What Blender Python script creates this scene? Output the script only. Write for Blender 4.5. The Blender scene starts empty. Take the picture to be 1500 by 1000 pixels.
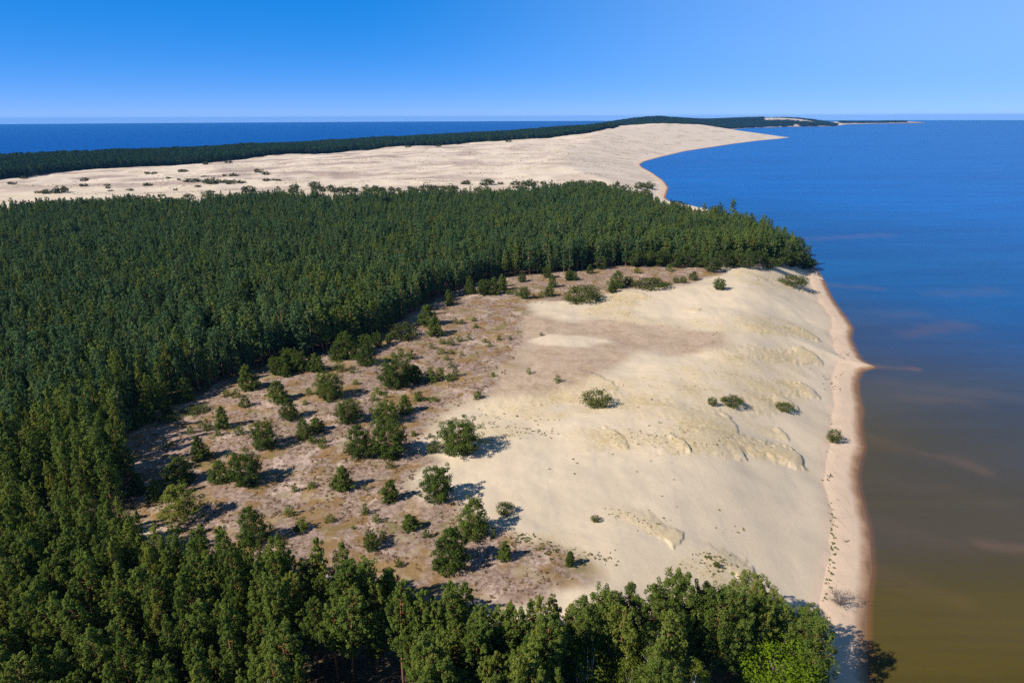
import bpy, math, random
import numpy as np
from mathutils import Vector, Matrix

random.seed(11)
RNG = np.random.default_rng(11)
scene = bpy.context.scene
COL = scene.collection

# ------------------------------------------------------------------ camera
CAM_H = 80.0
PITCH = math.atan(0.3285)
ROLL = math.atan(-0.004)
Fv = np.array([0, math.cos(PITCH), -math.sin(PITCH)])
Uv = np.array([0, math.sin(PITCH), math.cos(PITCH)])
Rv = np.array([1.0, 0, 0])
R2 = Rv * math.cos(ROLL) + Uv * math.sin(ROLL)
U2 = -Rv * math.sin(ROLL) + Uv * math.cos(ROLL)
CAM = np.array([0, 0, CAM_H])

cd = bpy.data.cameras.new("camera")
cd.lens = 24.0
cd.sensor_width = 36.0
cd.clip_start = 0.5
cd.clip_end = 200000.0
cam = bpy.data.objects.new("camera", cd)
COL.objects.link(cam)
M = Matrix(((R2[0], U2[0], -Fv[0], 0), (R2[1], U2[1], -Fv[1], 0), (R2[2], U2[2], -Fv[2], CAM_H), (0, 0, 0, 1)))
cam.matrix_world = M
scene.camera = cam


def ray(px, py):
    return Fv + (px - 750.0) / 1000.0 * R2 + (500.0 - py) / 1000.0 * U2


def at(px, py, z=0.0):
    d = ray(px, py)
    t = (z - CAM_H) / d[2]
    return CAM + t * d


def far(px, dist, z=0.0):
    """a place DIST metres out, in the direction of a bearing"""
    d = ray(px, 172.0)
    a = math.atan2(d[0], d[1])
    return np.array([math.sin(a) * dist, math.cos(a) * dist, z])


# ------------------------------------------------------------------ noise
def _hash(ix, iy, seed):
    h = (ix.astype(np.int64) * 374761393 + iy.astype(np.int64) * 668265263 + seed * 1442695041) & 0xFFFFFFFF
    h = ((h ^ (h >> 13)) * 1274126177) & 0xFFFFFFFF
    h = h ^ (h >> 16)
    return h


def perlin(x, y, seed=0):
    x0 = np.floor(x); y0 = np.floor(y)
    fx = (x - x0).astype(np.float32); fy = (y - y0).astype(np.float32)
    ix = x0.astype(np.int64); iy = y0.astype(np.int64)
    def g(dx, dy):
        a = _hash(ix + dx, iy + dy, seed).astype(np.float32) * np.float32(2 * math.pi / 4294967296.0)
        return np.cos(a) * (fx - dx) + np.sin(a) * (fy - dy)
    u = fx * fx * fx * (fx * (fx * 6 - 15) + 10); v = fy * fy * fy * (fy * (fy * 6 - 15) + 10)
    n0 = g(0, 0) * (1 - u) + g(1, 0) * u
    n1 = g(0, 1) * (1 - u) + g(1, 1) * u
    return (n0 * (1 - v) + n1 * v) * 1.5


def fbm(x, y, scale, octs=3, seed=0):
    s = 0; a = 1.0; t = 0
    for o in range(octs):
        s = s + a * perlin(x / scale, y / scale, seed + o * 17); t += a
        a *= 0.5; scale *= 0.5
    return s / t


def sstep(a, b, x):
    t = np.clip((x - a) / (b - a), 0, 1)
    return t * t * (3 - 2 * t)


# ------------------------------------------------------------------ polygons in the ground plane
def seg_dist(X, Y, P, closed=True):
    """distance to the polyline P"""
    P = np.asarray(P, float)[:, :2]
    n = len(P)
    D = np.full(X.shape, 1e12, np.float32)
    for i in range(n if closed else n - 1):
        a = P[i]; b = P[(i + 1) % n]
        d = b - a
        L = d @ d + 1e-9
        t = np.clip(((X - a[0]) * d[0] + (Y - a[1]) * d[1]) / L, 0, 1)
        q = (X - a[0] - t * d[0]) ** 2 + (Y - a[1] - t * d[1]) ** 2
        np.minimum(D, q, out=D)
    return np.sqrt(D)


def inside(X, Y, P):
    P = np.asarray(P, float)[:, :2]
    n = len(P)
    c = np.zeros(X.shape, bool)
    for i in range(n):
        x1, y1 = P[i]; x2, y2 = P[(i + 1) % n]
        if y1 == y2:
            continue
        m = (Y >= min(y1, y2)) & (Y < max(y1, y2))
        xx = (x2 - x1) * (Y - y1) / (y2 - y1) + x1
        c ^= m & (X < xx)
    return c


def sdist(X, Y, P):
    d = seg_dist(X, Y, P)
    return np.where(inside(X, Y, P), d, -d)


# ------------------------------------------------------------------ the spit: shoreline
LAGOON = [(1272, 1000), (1269, 916), (1271, 880), (1277, 836), (1275, 800), (1273, 775), (1264, 740), (1258, 715), (1256, 695),
          (1260, 672), (1266, 655), (1262, 640), (1260, 620), (1262, 600), (1256, 575), (1256, 556), (1262, 544), (1281, 538.5), (1282, 536), (1270, 532),
          (1260, 525), (1252, 510), (1246, 495), (1249, 481), (1240, 467), (1231, 455), (1219, 438), (1211, 422), (1206, 410),
          (1198, 398), (1186, 382), (1168, 360), (1130, 339), (1090, 323), (1050, 312), (1015, 304), (988, 300.5), (974, 290), (979, 275),
          (972, 265), (955, 253), (940, 245), (937, 241), (944, 236.5), (968, 230), (1004, 221.5), (1040, 216), (1076, 210.5), (1112, 206),
          (1140, 203.5), (1157, 201.5)]
land = [at(x, y, 0)[:2] for x, y in LAGOON]
p0 = land[0]
land = [np.array([p0[0] - 22, -60.0]), np.array([p0[0] - 9, 40.0])] + land
land += [far(px, d)[:2] for px, d in [(1140, 3050), (1118, 3450), (1085, 4100), (1075, 4800), (1100, 5300), (1128, 5600), (1160, 5900),
                                       (1195, 6100), (1225, 6250), (1240, 7600), (1300, 8500), (1358, 8900), (1350, 9300), (1290, 9200),
                                       (1230, 8400), (1180, 7600), (1100, 7300), (1010, 7200), (950, 6900), (905, 6200), (885, 5500)]]
BALTIC_TOPS = [(880, 184), (850, 186), (800, 187.6), (750, 189.5), (690, 192.5), (600, 197), (500, 202), (400, 207), (300, 212), (200, 215.5),
               (100, 219), (0, 222.5), (-150, 229), (-400, 240)]
land += [at(x, y, 19.0)[:2] for x, y in BALTIC_TOPS]
land += [np.array([-2400.0, 500.0]), np.array([-2400.0, -60.0])]
LAND = np.array(land)

# ------------------------------------------------------------------ height controls
CTRL = [(-300, 1000, 11, 0), (100, 1000, 11.5, 0), (500, 1000, 12, 0), (900, 1000, 11, 0), (1130, 1000, 9, 0), (100, 900, 11, 0), (500, 900, 12, 0),
        (900, 900, 11, 0), (1100, 880, 9.5, 0), (150, 745, 11, 0), (300, 690, 12, 0), (500, 610, 12, 0), (500, 730, 12.3, 0), (700, 790, 12.2, 0),
        (800, 700, 12.2, 0), (950, 760, 10.8, 0), (1080, 800, 9, 0), (1080, 640, 10.5, 0), (1140, 680, 9.2, 0), (1000, 560, 12, 0), (1150, 570, 10, 0),
        (1100, 480, 11, 0), (900, 450, 11.5, 0), (700, 480, 11.5, 0), (1150, 412, 11, 0), (1000, 405, 11.5, 0), (300, 520, 11, 0), (50, 560, 10, 0), (100, 430, 10, 0),
        (500, 420, 10.5, 0), (800, 360, 10.5, 0), (1000, 360, 10.5, 0), (1120, 362, 9, 0), (200, 318, 8, 0), (500, 305, 7.5, 0), (800, 292, 8, 0),
        (940, 292, 8, 0), (0, 290, 8, 0), (0, 262, 9, 0), (200, 262, 10, 0), (400, 252, 12, 0), (600, 255, 12, 0), (800, 252, 14, 0), (890, 250, 15, 0),
        (450, 235, 13, 0), (600, 225, 17, 0), (750, 215, 22, 0), (850, 205, 29, 0), (900, 215, 25, 0), (1000, 204, 36, 0), (1000, 192, 47, 0), (1000, 181, 54, 0),
        (1060, 197, 40, 0), (1100, 190, 38, 0), (930, 187, 48, 0), (1050, 183, 47, 0), (0, 236, 5, 0), (300, 225, 6, 0), (500, 214, 7, 0), (680, 201, 10, 0), (820, 193, 14, 0),
        (890, 187.5, 20, 0),
        (960, 0, 66, 4300), (915, 0, 50, 4100), (1000, 0, 62, 4600), (1040, 0, 50, 5300), (1100, 0, 50, 6200), (1130, 0, 60, 6350), (1165, 0, 58, 6450),
        (1195, 0, 46, 6500), (1222, 0, 10, 6450), (1030, 0, 36, 3700), (1085, 0, 18, 3700), (1060, 0, 20, 4400), (1300, 0, 14, 8900), (1340, 0, 24, 9000), (900, 0, 22, 3700), (1000, 0, 40, 7000)]
cp = []
for a, b, z, d in CTRL:
    p = far(a, d, z) if d else at(a, b, z)
    cp.append((math.atan2(p[0], p[1]) * 1.5, math.log(math.hypot(p[0], p[1])), z))
cp = np.array(cp)


def _phi(du, dv):
    return np.sqrt(du * du + dv * dv + 0.01)


A = _phi(cp[:, None, 0] - cp[None, :, 0], cp[:, None, 1] - cp[None, :, 1])
n = len(cp)
AA = np.zeros((n + 1, n + 1)); AA[:n, :n] = A + np.eye(n) * -0.004; AA[:n, n] = 1; AA[n, :n] = 1
wts = np.linalg.solve(AA, np.append(cp[:, 2], 0))


def base_h(X, Y):
    u = np.arctan2(X, np.maximum(Y, 1e-3)) * 1.5
    v = np.log(np.maximum(np.hypot(X, Y), 30.0))
    s = np.full(X.shape, wts[n], np.float64)
    for i in range(n):
        s += wts[i] * _phi(u - cp[i, 0], v - cp[i, 1])
    return np.clip(s, 3.0, 75.0)


# ------------------------------------------------------------------ the ground grid (fan of rings round the drone)
tanc = np.concatenate([np.linspace(-1.9, -0.85, 70)[:-1], np.linspace(-0.85, 0.85, 1060), np.linspace(0.85, 1.9, 70)[1:]])
sa, sb, NR = 3.2 ** 0.6, 0.0078 ** 0.6, 1300
srow = np.linspace(sa, sb, NR) ** (1 / 0.6)
rrow = 75.0 / srow                                   # distance measured along y
NC = len(tanc)
GY = np.repeat(rrow[:, None], NC, 1)
GX = GY * tanc[None, :]

wob = 1.0 * fbm(GX, GY, 14.0, 2, 5)
SD = sdist(GX, GY, LAND)                             # metres inland from the waterline
near = 1.0 - sstep(350, 700, GY)
H0 = base_h(GX, GY)
und = fbm(GX, GY, 34.0, 3, 1) * 1.0 + fbm(GX, GY, 11.0, 3, 2) * 0.28 + fbm(GX, GY, 3.0, 2, 3) * 0.05
farf = sstep(450, 900, GY)
fx = GX * 0.8 + GY * 0.35; fy = (-GX * 0.35 + GY * 0.8) * 0.75
und_far = fbm(fx, fy, 160.0, 3, 21) * 4.2 + fbm(fx, fy, 55.0, 3, 22) * 1.8 + fbm(fx, fy, 18.0, 2, 23) * 0.5
und_far = und_far * 1.5 * np.clip(1.5 - GY / 4500.0, 0.3, 1)
H0 = H0 + und * (1 - farf) + und_far * farf
beach_w = 7.3 + wob * 1.2 + 4.0 * farf
slope = 0.33 - 0.17 * farf + 0.12 * sstep(300, 350, GY) * (1 - farf)
prof = np.where(SD < 0, SD * 0.12, np.where(SD < beach_w, 1.3 * (1 - (1 - np.clip(SD / beach_w, 0, 1)) ** 1.6), 1.3 + (SD - beach_w) * slope))
k = 2.2
hh = np.clip(0.5 + 0.5 * (H0 - prof) / k, 0, 1)
Z = H0 * (1 - hh) + prof * hh - k * hh * (1 - hh)
Z = np.where(SD < 1.0, np.minimum(Z, prof), Z)
Z = np.maximum(Z, -3.0)


def hit(px, py, off=0.0):
    """where the sight line of a place first meets the ground raised by OFF (the drone stands at the fan's centre)"""
    d = ray(px, py)
    tx = d[0] / d[1]
    c = np.interp(tx, tanc, np.arange(NC))
    c0 = int(min(max(math.floor(c), 0), NC - 2)); f = c - c0
    col = Z[:, c0] * (1 - f) + Z[:, c0 + 1] * f + off
    rz = CAM_H + rrow * (d[2] / d[1])
    m = np.nonzero(col >= rz)[0]
    if len(m) == 0:
        p = at(px, py, max(0.0, off)); return p
    i = m[0]
    if i == 0:
        y = rrow[0]
    else:
        g0 = rz[i - 1] - col[i - 1]; g1 = rz[i] - col[i]
        t = g0 / (g0 - g1 + 1e-9)
        y = rrow[i - 1] + t * (rrow[i] - rrow[i - 1])
    return np.array([y * tx, y, CAM_H + y * d[2] / d[1] - off])


def gz(x, y):
    x = np.atleast_1d(np.asarray(x, float)); y = np.atleast_1d(np.asarray(y, float))
    c = np.interp(x / np.maximum(y, 1.0), tanc, np.arange(NC))
    r = np.interp(y, rrow, np.arange(NR))
    c0 = np.clip(np.floor(c).astype(int), 0, NC - 2); r0 = np.clip(np.floor(r).astype(int), 0, NR - 2)
    fc = c - c0; fr = r - r0
    return (Z[r0, c0] * (1 - fc) * (1 - fr) + Z[r0, c0 + 1] * fc * (1 - fr) + Z[r0 + 1, c0] * (1 - fc) * fr + Z[r0 + 1, c0 + 1] * fc * fr)


def poly(pts, off=0.0):
    return np.array([hit(x, y, off)[:2] for x, y in pts])


# wind-cut hummocks: tongues of old dune grass that end in a little scarp on the lagoon side
TONGUES = [([(900, 638), (1000, 642), (1090, 652), (1166, 672)], 2.0, 5.0, 0.55), ([(925, 662), (965, 655), (1000, 652)], 1.5, 4.0, 0.5),
           ([(1000, 660), (1045, 658), (1082, 664)], 1.3, 3.4, 0.5),
           ([(1010, 473), (1100, 480), (1188, 492)], 1.5, 5.0, 0.6), ([(1000, 530), (1110, 520), (1191, 523)], 2.0, 5.5, 0.5),
           ([(1040, 556), (1120, 566), (1187, 574)], 1.8, 5.0, 0.5), ([(1040, 600), (1090, 597), (1156, 592)], 1.5, 4.5, 0.6),
           ([(860, 612), (960, 598), (1070, 628)], 0.8, 6.0, 0.8), ([(880, 742), (940, 762), (990, 790)], 0.7, 3.0, 0.5),
           ([(640, 600), (760, 580), (880, 560)], 0.7, 8.0, 0.9), ([(990, 452), (1020, 455)], 0.9, 3.0, 0.5), ([(880, 470), (900, 440), (930, 430)], 0.8, 7.0, 1.0),
           ([(1120, 412), (1170, 420), (1192, 432)], 1.6, 4.5, 0.6), ([(1080, 622), (1150, 640)], 0.9, 2.8, 0.5), ([(820, 650), (900, 640)], 0.5, 5.0, 0.8),
           ([(1010, 800), (1070, 826), (1092, 842)], 0.8, 3.0, 0.5)]
ADD = np.zeros_like(Z)
TURF = np.zeros_like(Z)
ry = fbm(GX, GY, 3.0, 3, 41); ry2 = fbm(GX, GY, 13.0, 2, 43); ry3 = fbm(GX, GY, 1.6, 2, 44)
for pts, amp, w, asym in TONGUES:
    W = poly(pts)
    m = (GX > W[:, 0].min() - 4 * w) & (GX < W[:, 0].max() + 4 * w) & (GY > W[:, 1].min() - 4 * w) & (GY < W[:, 1].max() + 4 * w)
    ii = np.nonzero(m)
    x = GX[ii]; y = GY[ii]
    best = np.full(x.shape, 1e9); lat = np.zeros_like(x); along = np.zeros_like(x)
    seg = np.linalg.norm(np.diff(W, axis=0), axis=1); tot = seg.sum(); acc = 0
    for i in range(len(W) - 1):
        a, b = W[i], W[i + 1]; d = (b - a) / seg[i]
        t = (x - a[0]) * d[0] + (y - a[1]) * d[1]
        side = (x - a[0]) * d[1] - (y - a[1]) * d[0]     # >0 towards the drone
        over = np.maximum(t - seg[i], 0) * (3.2 if i == len(W) - 2 else 1.0)
        und_ = np.maximum(-t, 0)
        ls = np.where(side > 0, side / (0.35 + 0.65 * asym), side)
        dd = np.sqrt(ls ** 2 + over ** 2 + und_ ** 2)
        u = dd < best
        best[u] = dd[u]; along[u] = (acc + np.clip(t, 0, seg[i]))[u]
        acc += seg[i]
    w = w * 1.25
    e = (best + ry[ii] * w * 0.3 + ry2[ii] * w * 0.35) / w
    rise = sstep(-0.1, 0.75, along / tot)
    tipf = sstep(0.8, 1.0, along / tot)
    e = e + ry3[ii] * 0.35
    hgt = amp * (0.26 + 0.16 * tipf) * rise * (1 - sstep(0.15 + 0.5 * tipf, 1.0, e))
    ADD[ii] = np.maximum(ADD[ii], hgt)
    TURF[ii] = np.maximum(TURF[ii], rise * (1 - sstep(0.75, 1.05, e)))
Z = Z + ADD * sstep(9, 14, SD)

# ------------------------------------------------------------------ vegetation zones
HEATH = poly([(160, 630), (250, 585), (330, 550), (400, 525), (480, 505), (545, 485), (600, 445), (640, 425), (700, 408), (760, 396), (860, 388), (1000, 384), (1072, 388),
              (1040, 408), (985, 418), (900, 428), (840, 440), (770, 446), (770, 470), (760, 520), (735, 560), (690, 585), (645, 610), (612, 650), (632, 676), (606, 690), (618, 728), (655, 742),
              (700, 762), (748, 776), (812, 800), (842, 830), (800, 880), (600, 900), (300, 830), (190, 760)])
DRY = poly([(640, 452), (760, 446), (840, 470), (960, 478), (1060, 490), (1050, 505), (940, 522), (880, 545), (830, 562), (760, 582), (680, 590), (640, 545)])
PALE = poly([(770, 500), (800, 488), (860, 492), (892, 500), (860, 508), (800, 508)])
GRASS = [poly([(690, 596), (800, 575), (900, 552), (1000, 535), (1190, 515), (1190, 535), (1170, 592), (1050, 600), (960, 596), (880, 600), (800, 622), (700, 620)]),
         poly([(880, 640), (980, 610), (1080, 632), (1168, 672), (1100, 668), (1000, 668), (920, 664)]),
         poly([(850, 455), (900, 432), (960, 436), (930, 462), (1010, 478), (900, 480)]), poly([(960, 470), (1190, 478), (1195, 500), (1040, 492)]),
         poly([(860, 738), (930, 752), (1000, 790), (985, 800), (920, 772)]), poly([(770, 780), (830, 795), (900, 822), (880, 850), (800, 850)]),
         poly([(1060, 400), (1140, 398), (1190, 420), (1110, 430)]), poly([(640, 620), (760, 615), (800, 640), (700, 650), (640, 650)]),
         poly([(1020, 805), (1100, 835), (1060, 850), (980, 832)])]
CANOPY = 12.0
MIDWOOD = np.vstack([poly([(-330, 310), (-150, 305), (0, 300), (130, 291), (200, 287), (270, 293), (340, 283), (500, 284), (600, 281), (700, 279), (800, 273), (850, 267),
                           (900, 275), (940, 281), (965, 294), (990, 301), (1050, 309), (1110, 319), (1158, 341)], CANOPY),
                     poly([(1186, 388), (1130, 388), (1050, 391), (980, 389), (900, 390), (830, 398), (760, 403), (700, 413), (640, 436), (600, 462), (560, 492),
                           (480, 514), (400, 534), (330, 557), (250, 594), (188, 620), (184, 660), (192, 705), (192, 752), (100, 757), (0, 748), (-330, 735)])])
NEARWOOD = np.vstack([poly([(-250, 670), (0, 692), (60, 704), (120, 708), (190, 738), (230, 770), (330, 785), (420, 800), (500, 805), (560, 830), (640, 872), (720, 892), (760, 880),
                            (830, 848), (905, 838), (970, 842), (1030, 848), (1100, 848), (1150, 880), (1180, 900), (1195, 950), (1205, 1000)], 10.5),
                      np.array([[46.0, 60.0], [40.0, 42.0], [-80.0, 42.0]])])
NEARWOOD_FLOOR = np.vstack([poly([(-250, 670), (60, 690), (190, 725), (330, 775), (500, 795), (640, 850), (700, 862), (760, 862), (830, 840), (905, 832), (970, 838), (1030, 846), (1100, 848), (1150, 880), (1180, 900)], 8.0),
                            np.array([[44.0, 66.0], [44.0, 60.0], [40.0, 30.0], [-80.0, 30.0]])])
COAST = np.vstack([poly([(-400, 280), (-150, 272), (0, 263), (100, 251), (200, 244), (330, 236), (480, 225), (600, 214), (700, 208), (780, 203), (860, 195.5), (898, 188.5)]),
                   np.array([far(912, 3250)[:2], far(960, 3450)[:2], far(1000, 3650)[:2], far(1040, 4100)[:2], far(1075, 4900)[:2], far(1095, 5200)[:2], far(1130, 5700)[:2], far(1225, 6200)[:2], far(1228, 7000)[:2], far(1150, 7400)[:2],
                             far(1010, 7200)[:2], far(950, 6900)[:2], far(905, 6200)[:2], far(885, 5500)[:2]]),
                   np.array([at(x, y, 19.0)[:2] for x, y in BALTIC_TOPS])])
FARSAND = np.array([far(1116, 6050)[:2], far(1150, 6250)[:2], far(1192, 6350)[:2], far(1200, 6900)[:2], far(1120, 6900)[:2]])
COVE = np.array([far(1163, 5850)[:2], far(1173, 5850)[:2], far(1174, 6100)[:2], far(1162, 6100)[:2]])
ISLE = np.array([far(1232, 7700)[:2], far(1300, 8600)[:2], far(1328, 8720)[:2], far(1328, 9250)[:2], far(1290, 9150)[:2], far(1230, 8300)[:2]])


def soft(P, w, jit=0.0, X=GX, Y=GY):
    P = np.asarray(P)
    out = np.zeros(X.shape, np.float32)
    mg = 3 * w + 3 * abs(jit)
    m = (X > P[:, 0].min() - mg) & (X < P[:, 0].max() + mg) & (Y > P[:, 1].min() - mg) & (Y < P[:, 1].max() + mg)
    ii = np.nonzero(m)
    if len(ii[0]) == 0:
        return out
    d = sdist(X[ii], Y[ii], P)
    if jit:
        d = d + jit * fbm(X[ii], Y[ii], abs(jit) * 3.0 + 3, 3, 77) * 1.6
    out[ii] = sstep(-w, w, d)
    return out


heath = soft(HEATH, 3.2, 4.5)
dry = np.maximum(soft(DRY, 5.0, 7.0) * (1 - 0.9 * soft(PALE, 2.0, 2.0)), 0)
grass = np.zeros_like(heath)
for P in GRASS:
    grass = np.maximum(grass, soft(P, 3.0, 3.5))
grass = np.clip(grass * (0.35 + 0.9 * fbm(GX, GY, 9.0, 4, 31)) + 0.55 * TURF, 0, 1)
wood = np.maximum(soft(MIDWOOD, 1.5, 2.0), soft(NEARWOOD_FLOOR, 1.5, 1.5))
GAP = poly([(-400, 690), (190, 690), (200, 730), (205, 770), (180, 820), (-400, 840)])
wood = np.maximum(wood, soft(GAP, 1.5, 1.5))
wood = np.maximum(wood, np.maximum(soft(COAST, 6.0, 8.0), soft(ISLE, 20)) * (1 - soft(FARSAND, 25)) * (1 - soft(COVE, 15)))
# far dune field: mauve dry turf in the hollows on its landward side
fard = farf * sstep(-0.06, 0.28, fbm(fx, fy * 2.4, 90.0, 4, 61)) * np.clip(1.05 - sstep(-300, 250, GX) * 0.75, 0.2, 1) * (1 - sstep(1400, 2300, GY))
farg = farf * sstep(0.0, 0.34, fbm(fx, fy * 2.6, 45.0, 4, 67)) * 0.8

# ------------------------------------------------------------------ material helpers
class NT:
    def __init__(s, name, world=None):
        s.m = bpy.data.materials.new(name) if world is None else world
        s.m.use_nodes = True
        s.t = s.m.node_tree
        s.t.nodes.clear()

    def n(s, typ, **kw):
        nd = s.t.nodes.new(typ)
        for k_, v in kw.items():
            setattr(nd, k_, v)
        return nd

    def l(s, a, b):
        s.t.links.new(a, b)

    def val(s, sock, v):
        if isinstance(v, bpy.types.NodeSocket):
            s.l(v, sock)
        elif v is not None:
            sock.default_value = v

    def math(s, op, a, b=None, c=None, clamp=False):
        nd = s.n('ShaderNodeMath', operation=op, use_clamp=clamp)
        s.val(nd.inputs[0], a); s.val(nd.inputs[1], b)
        if c is not None:
            s.val(nd.inputs[2], c)
        return nd.outputs[0]

    def mix(s, f, a, b, typ='MIX'):
        nd = s.n('ShaderNodeMix', data_type='RGBA', blend_type=typ)
        s.val(nd.inputs[0], f)
        for q, v in ((nd.inputs[6], a), (nd.inputs[7], b)):
            if isinstance(v, tuple):
                q.default_value = (*v, 1) if len(v) == 3 else v
            else:
                s.l(v, q)
        return nd.outputs[2]

    def noise(s, co, scale, detail=3, rough=0.55, dist=0.0):
        nd = s.n('ShaderNodeTexNoise')
        s.l(co, nd.inputs['Vector'])
        nd.inputs['Scale'].default_value = scale; nd.inputs['Detail'].default_value = detail
        nd.inputs['Roughness'].default_value = rough; nd.inputs['Distortion'].default_value = dist
        return nd.outputs[0]

    def rng(s, v, a, b, c=0.0, d=1.0):
        nd = s.n('ShaderNodeMapRange', interpolation_type='SMOOTHSTEP')
        s.l(v, nd.inputs[0])
        for i, q in enumerate((a, b, c, d)):
            nd.inputs[1 + i].default_value = q
        return nd.outputs[0]

    def attr(s, name, typ='GEOMETRY'):
        return s.n('ShaderNodeAttribute', attribute_name=name, attribute_type=typ)

    def sep(s, v):
        nd = s.n('ShaderNodeSeparateXYZ'); s.l(v, nd.inputs[0]); return nd.outputs

    def out(s, sh):
        o = s.n('ShaderNodeOutputMaterial'); s.l(sh, o.inputs[0]); return o

    def coords(s, sx=1, sy=1, sz=1, which='Object'):
        tc = s.n('ShaderNodeTexCoord')
        if (sx, sy, sz) == (1, 1, 1):
            return tc.outputs[which]
        mp = s.n('ShaderNodeMapping'); mp.inputs['Scale'].default_value = (sx, sy, sz)
        s.l(tc.outputs[which], mp.inputs[0]); return mp.outputs[0]


def principled(t, col, rough=0.9, spec=0.2, normal=None):
    b = t.n('ShaderNodeBsdfPrincipled')
    t.val(b.inputs['Base Color'], col if not isinstance(col, tuple) else (*col, 1))
    t.val(b.inputs['Roughness'], rough)
    b.inputs['Specular IOR Level'].default_value = spec
    if normal is not None:
        t.l(normal, b.inputs['Normal'])
    return b


def add_attr(me, name, arr, typ='FLOAT_COLOR', dom='POINT'):
    a = me.attributes.new(name, typ, dom)
    key = {'FLOAT_COLOR': 'color', 'FLOAT': 'value', 'FLOAT_VECTOR': 'vector', 'INT': 'value'}[typ]
    a.data.foreach_set(key, np.ascontiguousarray(arr, dtype=np.int32 if typ == 'INT' else np.float32).ravel())


def mesh_np(name, V, Fq, smooth=False):
    """mesh from an array of vertices and an array of quads"""
    me = bpy.data.meshes.new(name)
    V = np.asarray(V, np.float32); Fq = np.asarray(Fq, np.int32)
    kf = Fq.shape[1]
    me.vertices.add(len(V)); me.vertices.foreach_set('co', V.ravel())
    me.loops.add(Fq.size); me.loops.foreach_set('vertex_index', Fq.ravel())
    me.polygons.add(len(Fq)); me.polygons.foreach_set('loop_start', np.arange(0, Fq.size, kf, dtype=np.int32))
    me.polygons.foreach_set('loop_total', np.full(len(Fq), kf, np.int32))
    me.polygons.foreach_set('use_smooth', np.full(len(Fq), smooth, bool))
    me.update(calc_edges=True)
    return me


def grid_quads(nr, nc):
    i = np.arange(nr * nc).reshape(nr, nc)
    return np.stack([i[:-1, :-1], i[:-1, 1:], i[1:, 1:], i[1:, :-1]], -1).reshape(-1, 4)


def setp(o, label=None, category=None, group=None, kind=None):
    if label: o['label'] = label
    if category: o['category'] = category
    if group: o['group'] = group
    if kind: o['kind'] = kind
    return o


# ------------------------------------------------------------------ ground
t = NT('dune_ground')
co = t.coords()
m1 = t.attr('zones'); m2 = t.attr('sands')
s1 = t.sep(m1.outputs['Vector']); s2 = t.sep(m2.outputs['Vector'])
hea, dr, gr, wd = s1[0], s1[1], s1[2], m1.outputs['Alpha']
inl, fd, fg, tf = s2[0], s2[1], s2[2], m2.outputs['Alpha']
n_big = t.noise(co, 0.045, 4); n_mid = t.noise(co, 0.22, 4); n_sm = t.noise(co, 1.1, 4, 0.65); n_fine = t.noise(co, 5.0, 3, 0.7)
n_str = t.noise(t.coords(0.25, 0.06, 0.2), 1.0, 4, 0.6, 0.4)
sand = t.mix(t.rng(n_mid, 0.3, 0.7), (0.69, 0.555, 0.385), (0.645, 0.52, 0.365))
sand = t.mix(t.rng(n_big, 0.35, 0.65), sand, (0.59, 0.475, 0.335))
sand = t.mix(t.math('MULTIPLY', t.rng(n_str, 0.48, 0.68), 0.5), sand, (0.50, 0.415, 0.315))
sand = t.mix(t.math('MULTIPLY', t.rng(n_sm, 0.5, 0.72), 0.32), sand, (0.48, 0.385, 0.27))
# yellow dune grass turf
turf = t.mix(t.rng(n_sm, 0.35, 0.68), (0.60, 0.465, 0.26), (0.50, 0.375, 0.195))
turf = t.mix(t.math('MULTIPLY', t.rng(n_fine, 0.52, 0.72), 0.5), turf, (0.36, 0.26, 0.12))
gmask = t.math('MULTIPLY', gr, t.rng(n_sm, 0.28, 0.62, 0.35, 1.0))
c = t.mix(gmask, sand, turf)
# brown-mauve dry moss
drc = t.mix(t.rng(n_mid, 0.35, 0.65), (0.36, 0.25, 0.165), (0.45, 0.33, 0.23))
drc = t.mix(t.math('MULTIPLY', t.rng(n_fine, 0.48, 0.7), 0.6), drc, (0.22, 0.16, 0.115))
drm = t.math('MULTIPLY', dr, t.rng(n_sm, 0.2, 0.6, 0.45, 1.0))
c = t.mix(drm, c, drc)
# heath: lichen, bare sand patches, ochre moss, dark crowberry
h1 = t.mix(t.rng(n_sm, 0.38, 0.62), (0.215, 0.142, 0.102), (0.385, 0.275, 0.215))
h1 = t.mix(t.rng(n_mid, 0.5, 0.62), h1, (0.25, 0.150, 0.062))
pale = t.math('MULTIPLY', t.rng(t.noise(co, 0.13, 5, 0.68, 0.6), 0.54, 0.64), t.rng(n_sm, 0.4, 0.6, 0.35, 1))
h1 = t.mix(pale, h1, (0.55, 0.41, 0.32))
n_och = t.noise(t.coords(1, 1, 1), 0.09, 4, 0.6)
h1 = t.mix(t.math('MULTIPLY', t.rng(n_och, 0.54, 0.66), 0.8), h1, (0.27, 0.165, 0.055))
h1 = t.mix(t.math('MULTIPLY', t.rng(t.noise(t.coords(0.8, 1.0, 1), 0.16, 4, 0.62), 0.55, 0.66), 0.7), h1, (0.20, 0.165, 0.055))
h1 = t.mix(t.math('MULTIPLY', t.rng(t.noise(t.coords(1.0, 0.7, 1), 0.2, 4, 0.62), 0.56, 0.66), 0.6), h1, (0.40, 0.31, 0.19))
h1 = t.mix(t.rng(n_fine, 0.56, 0.7), h1, (0.10, 0.075, 0.05))
c = t.mix(hea, c, h1)
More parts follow.
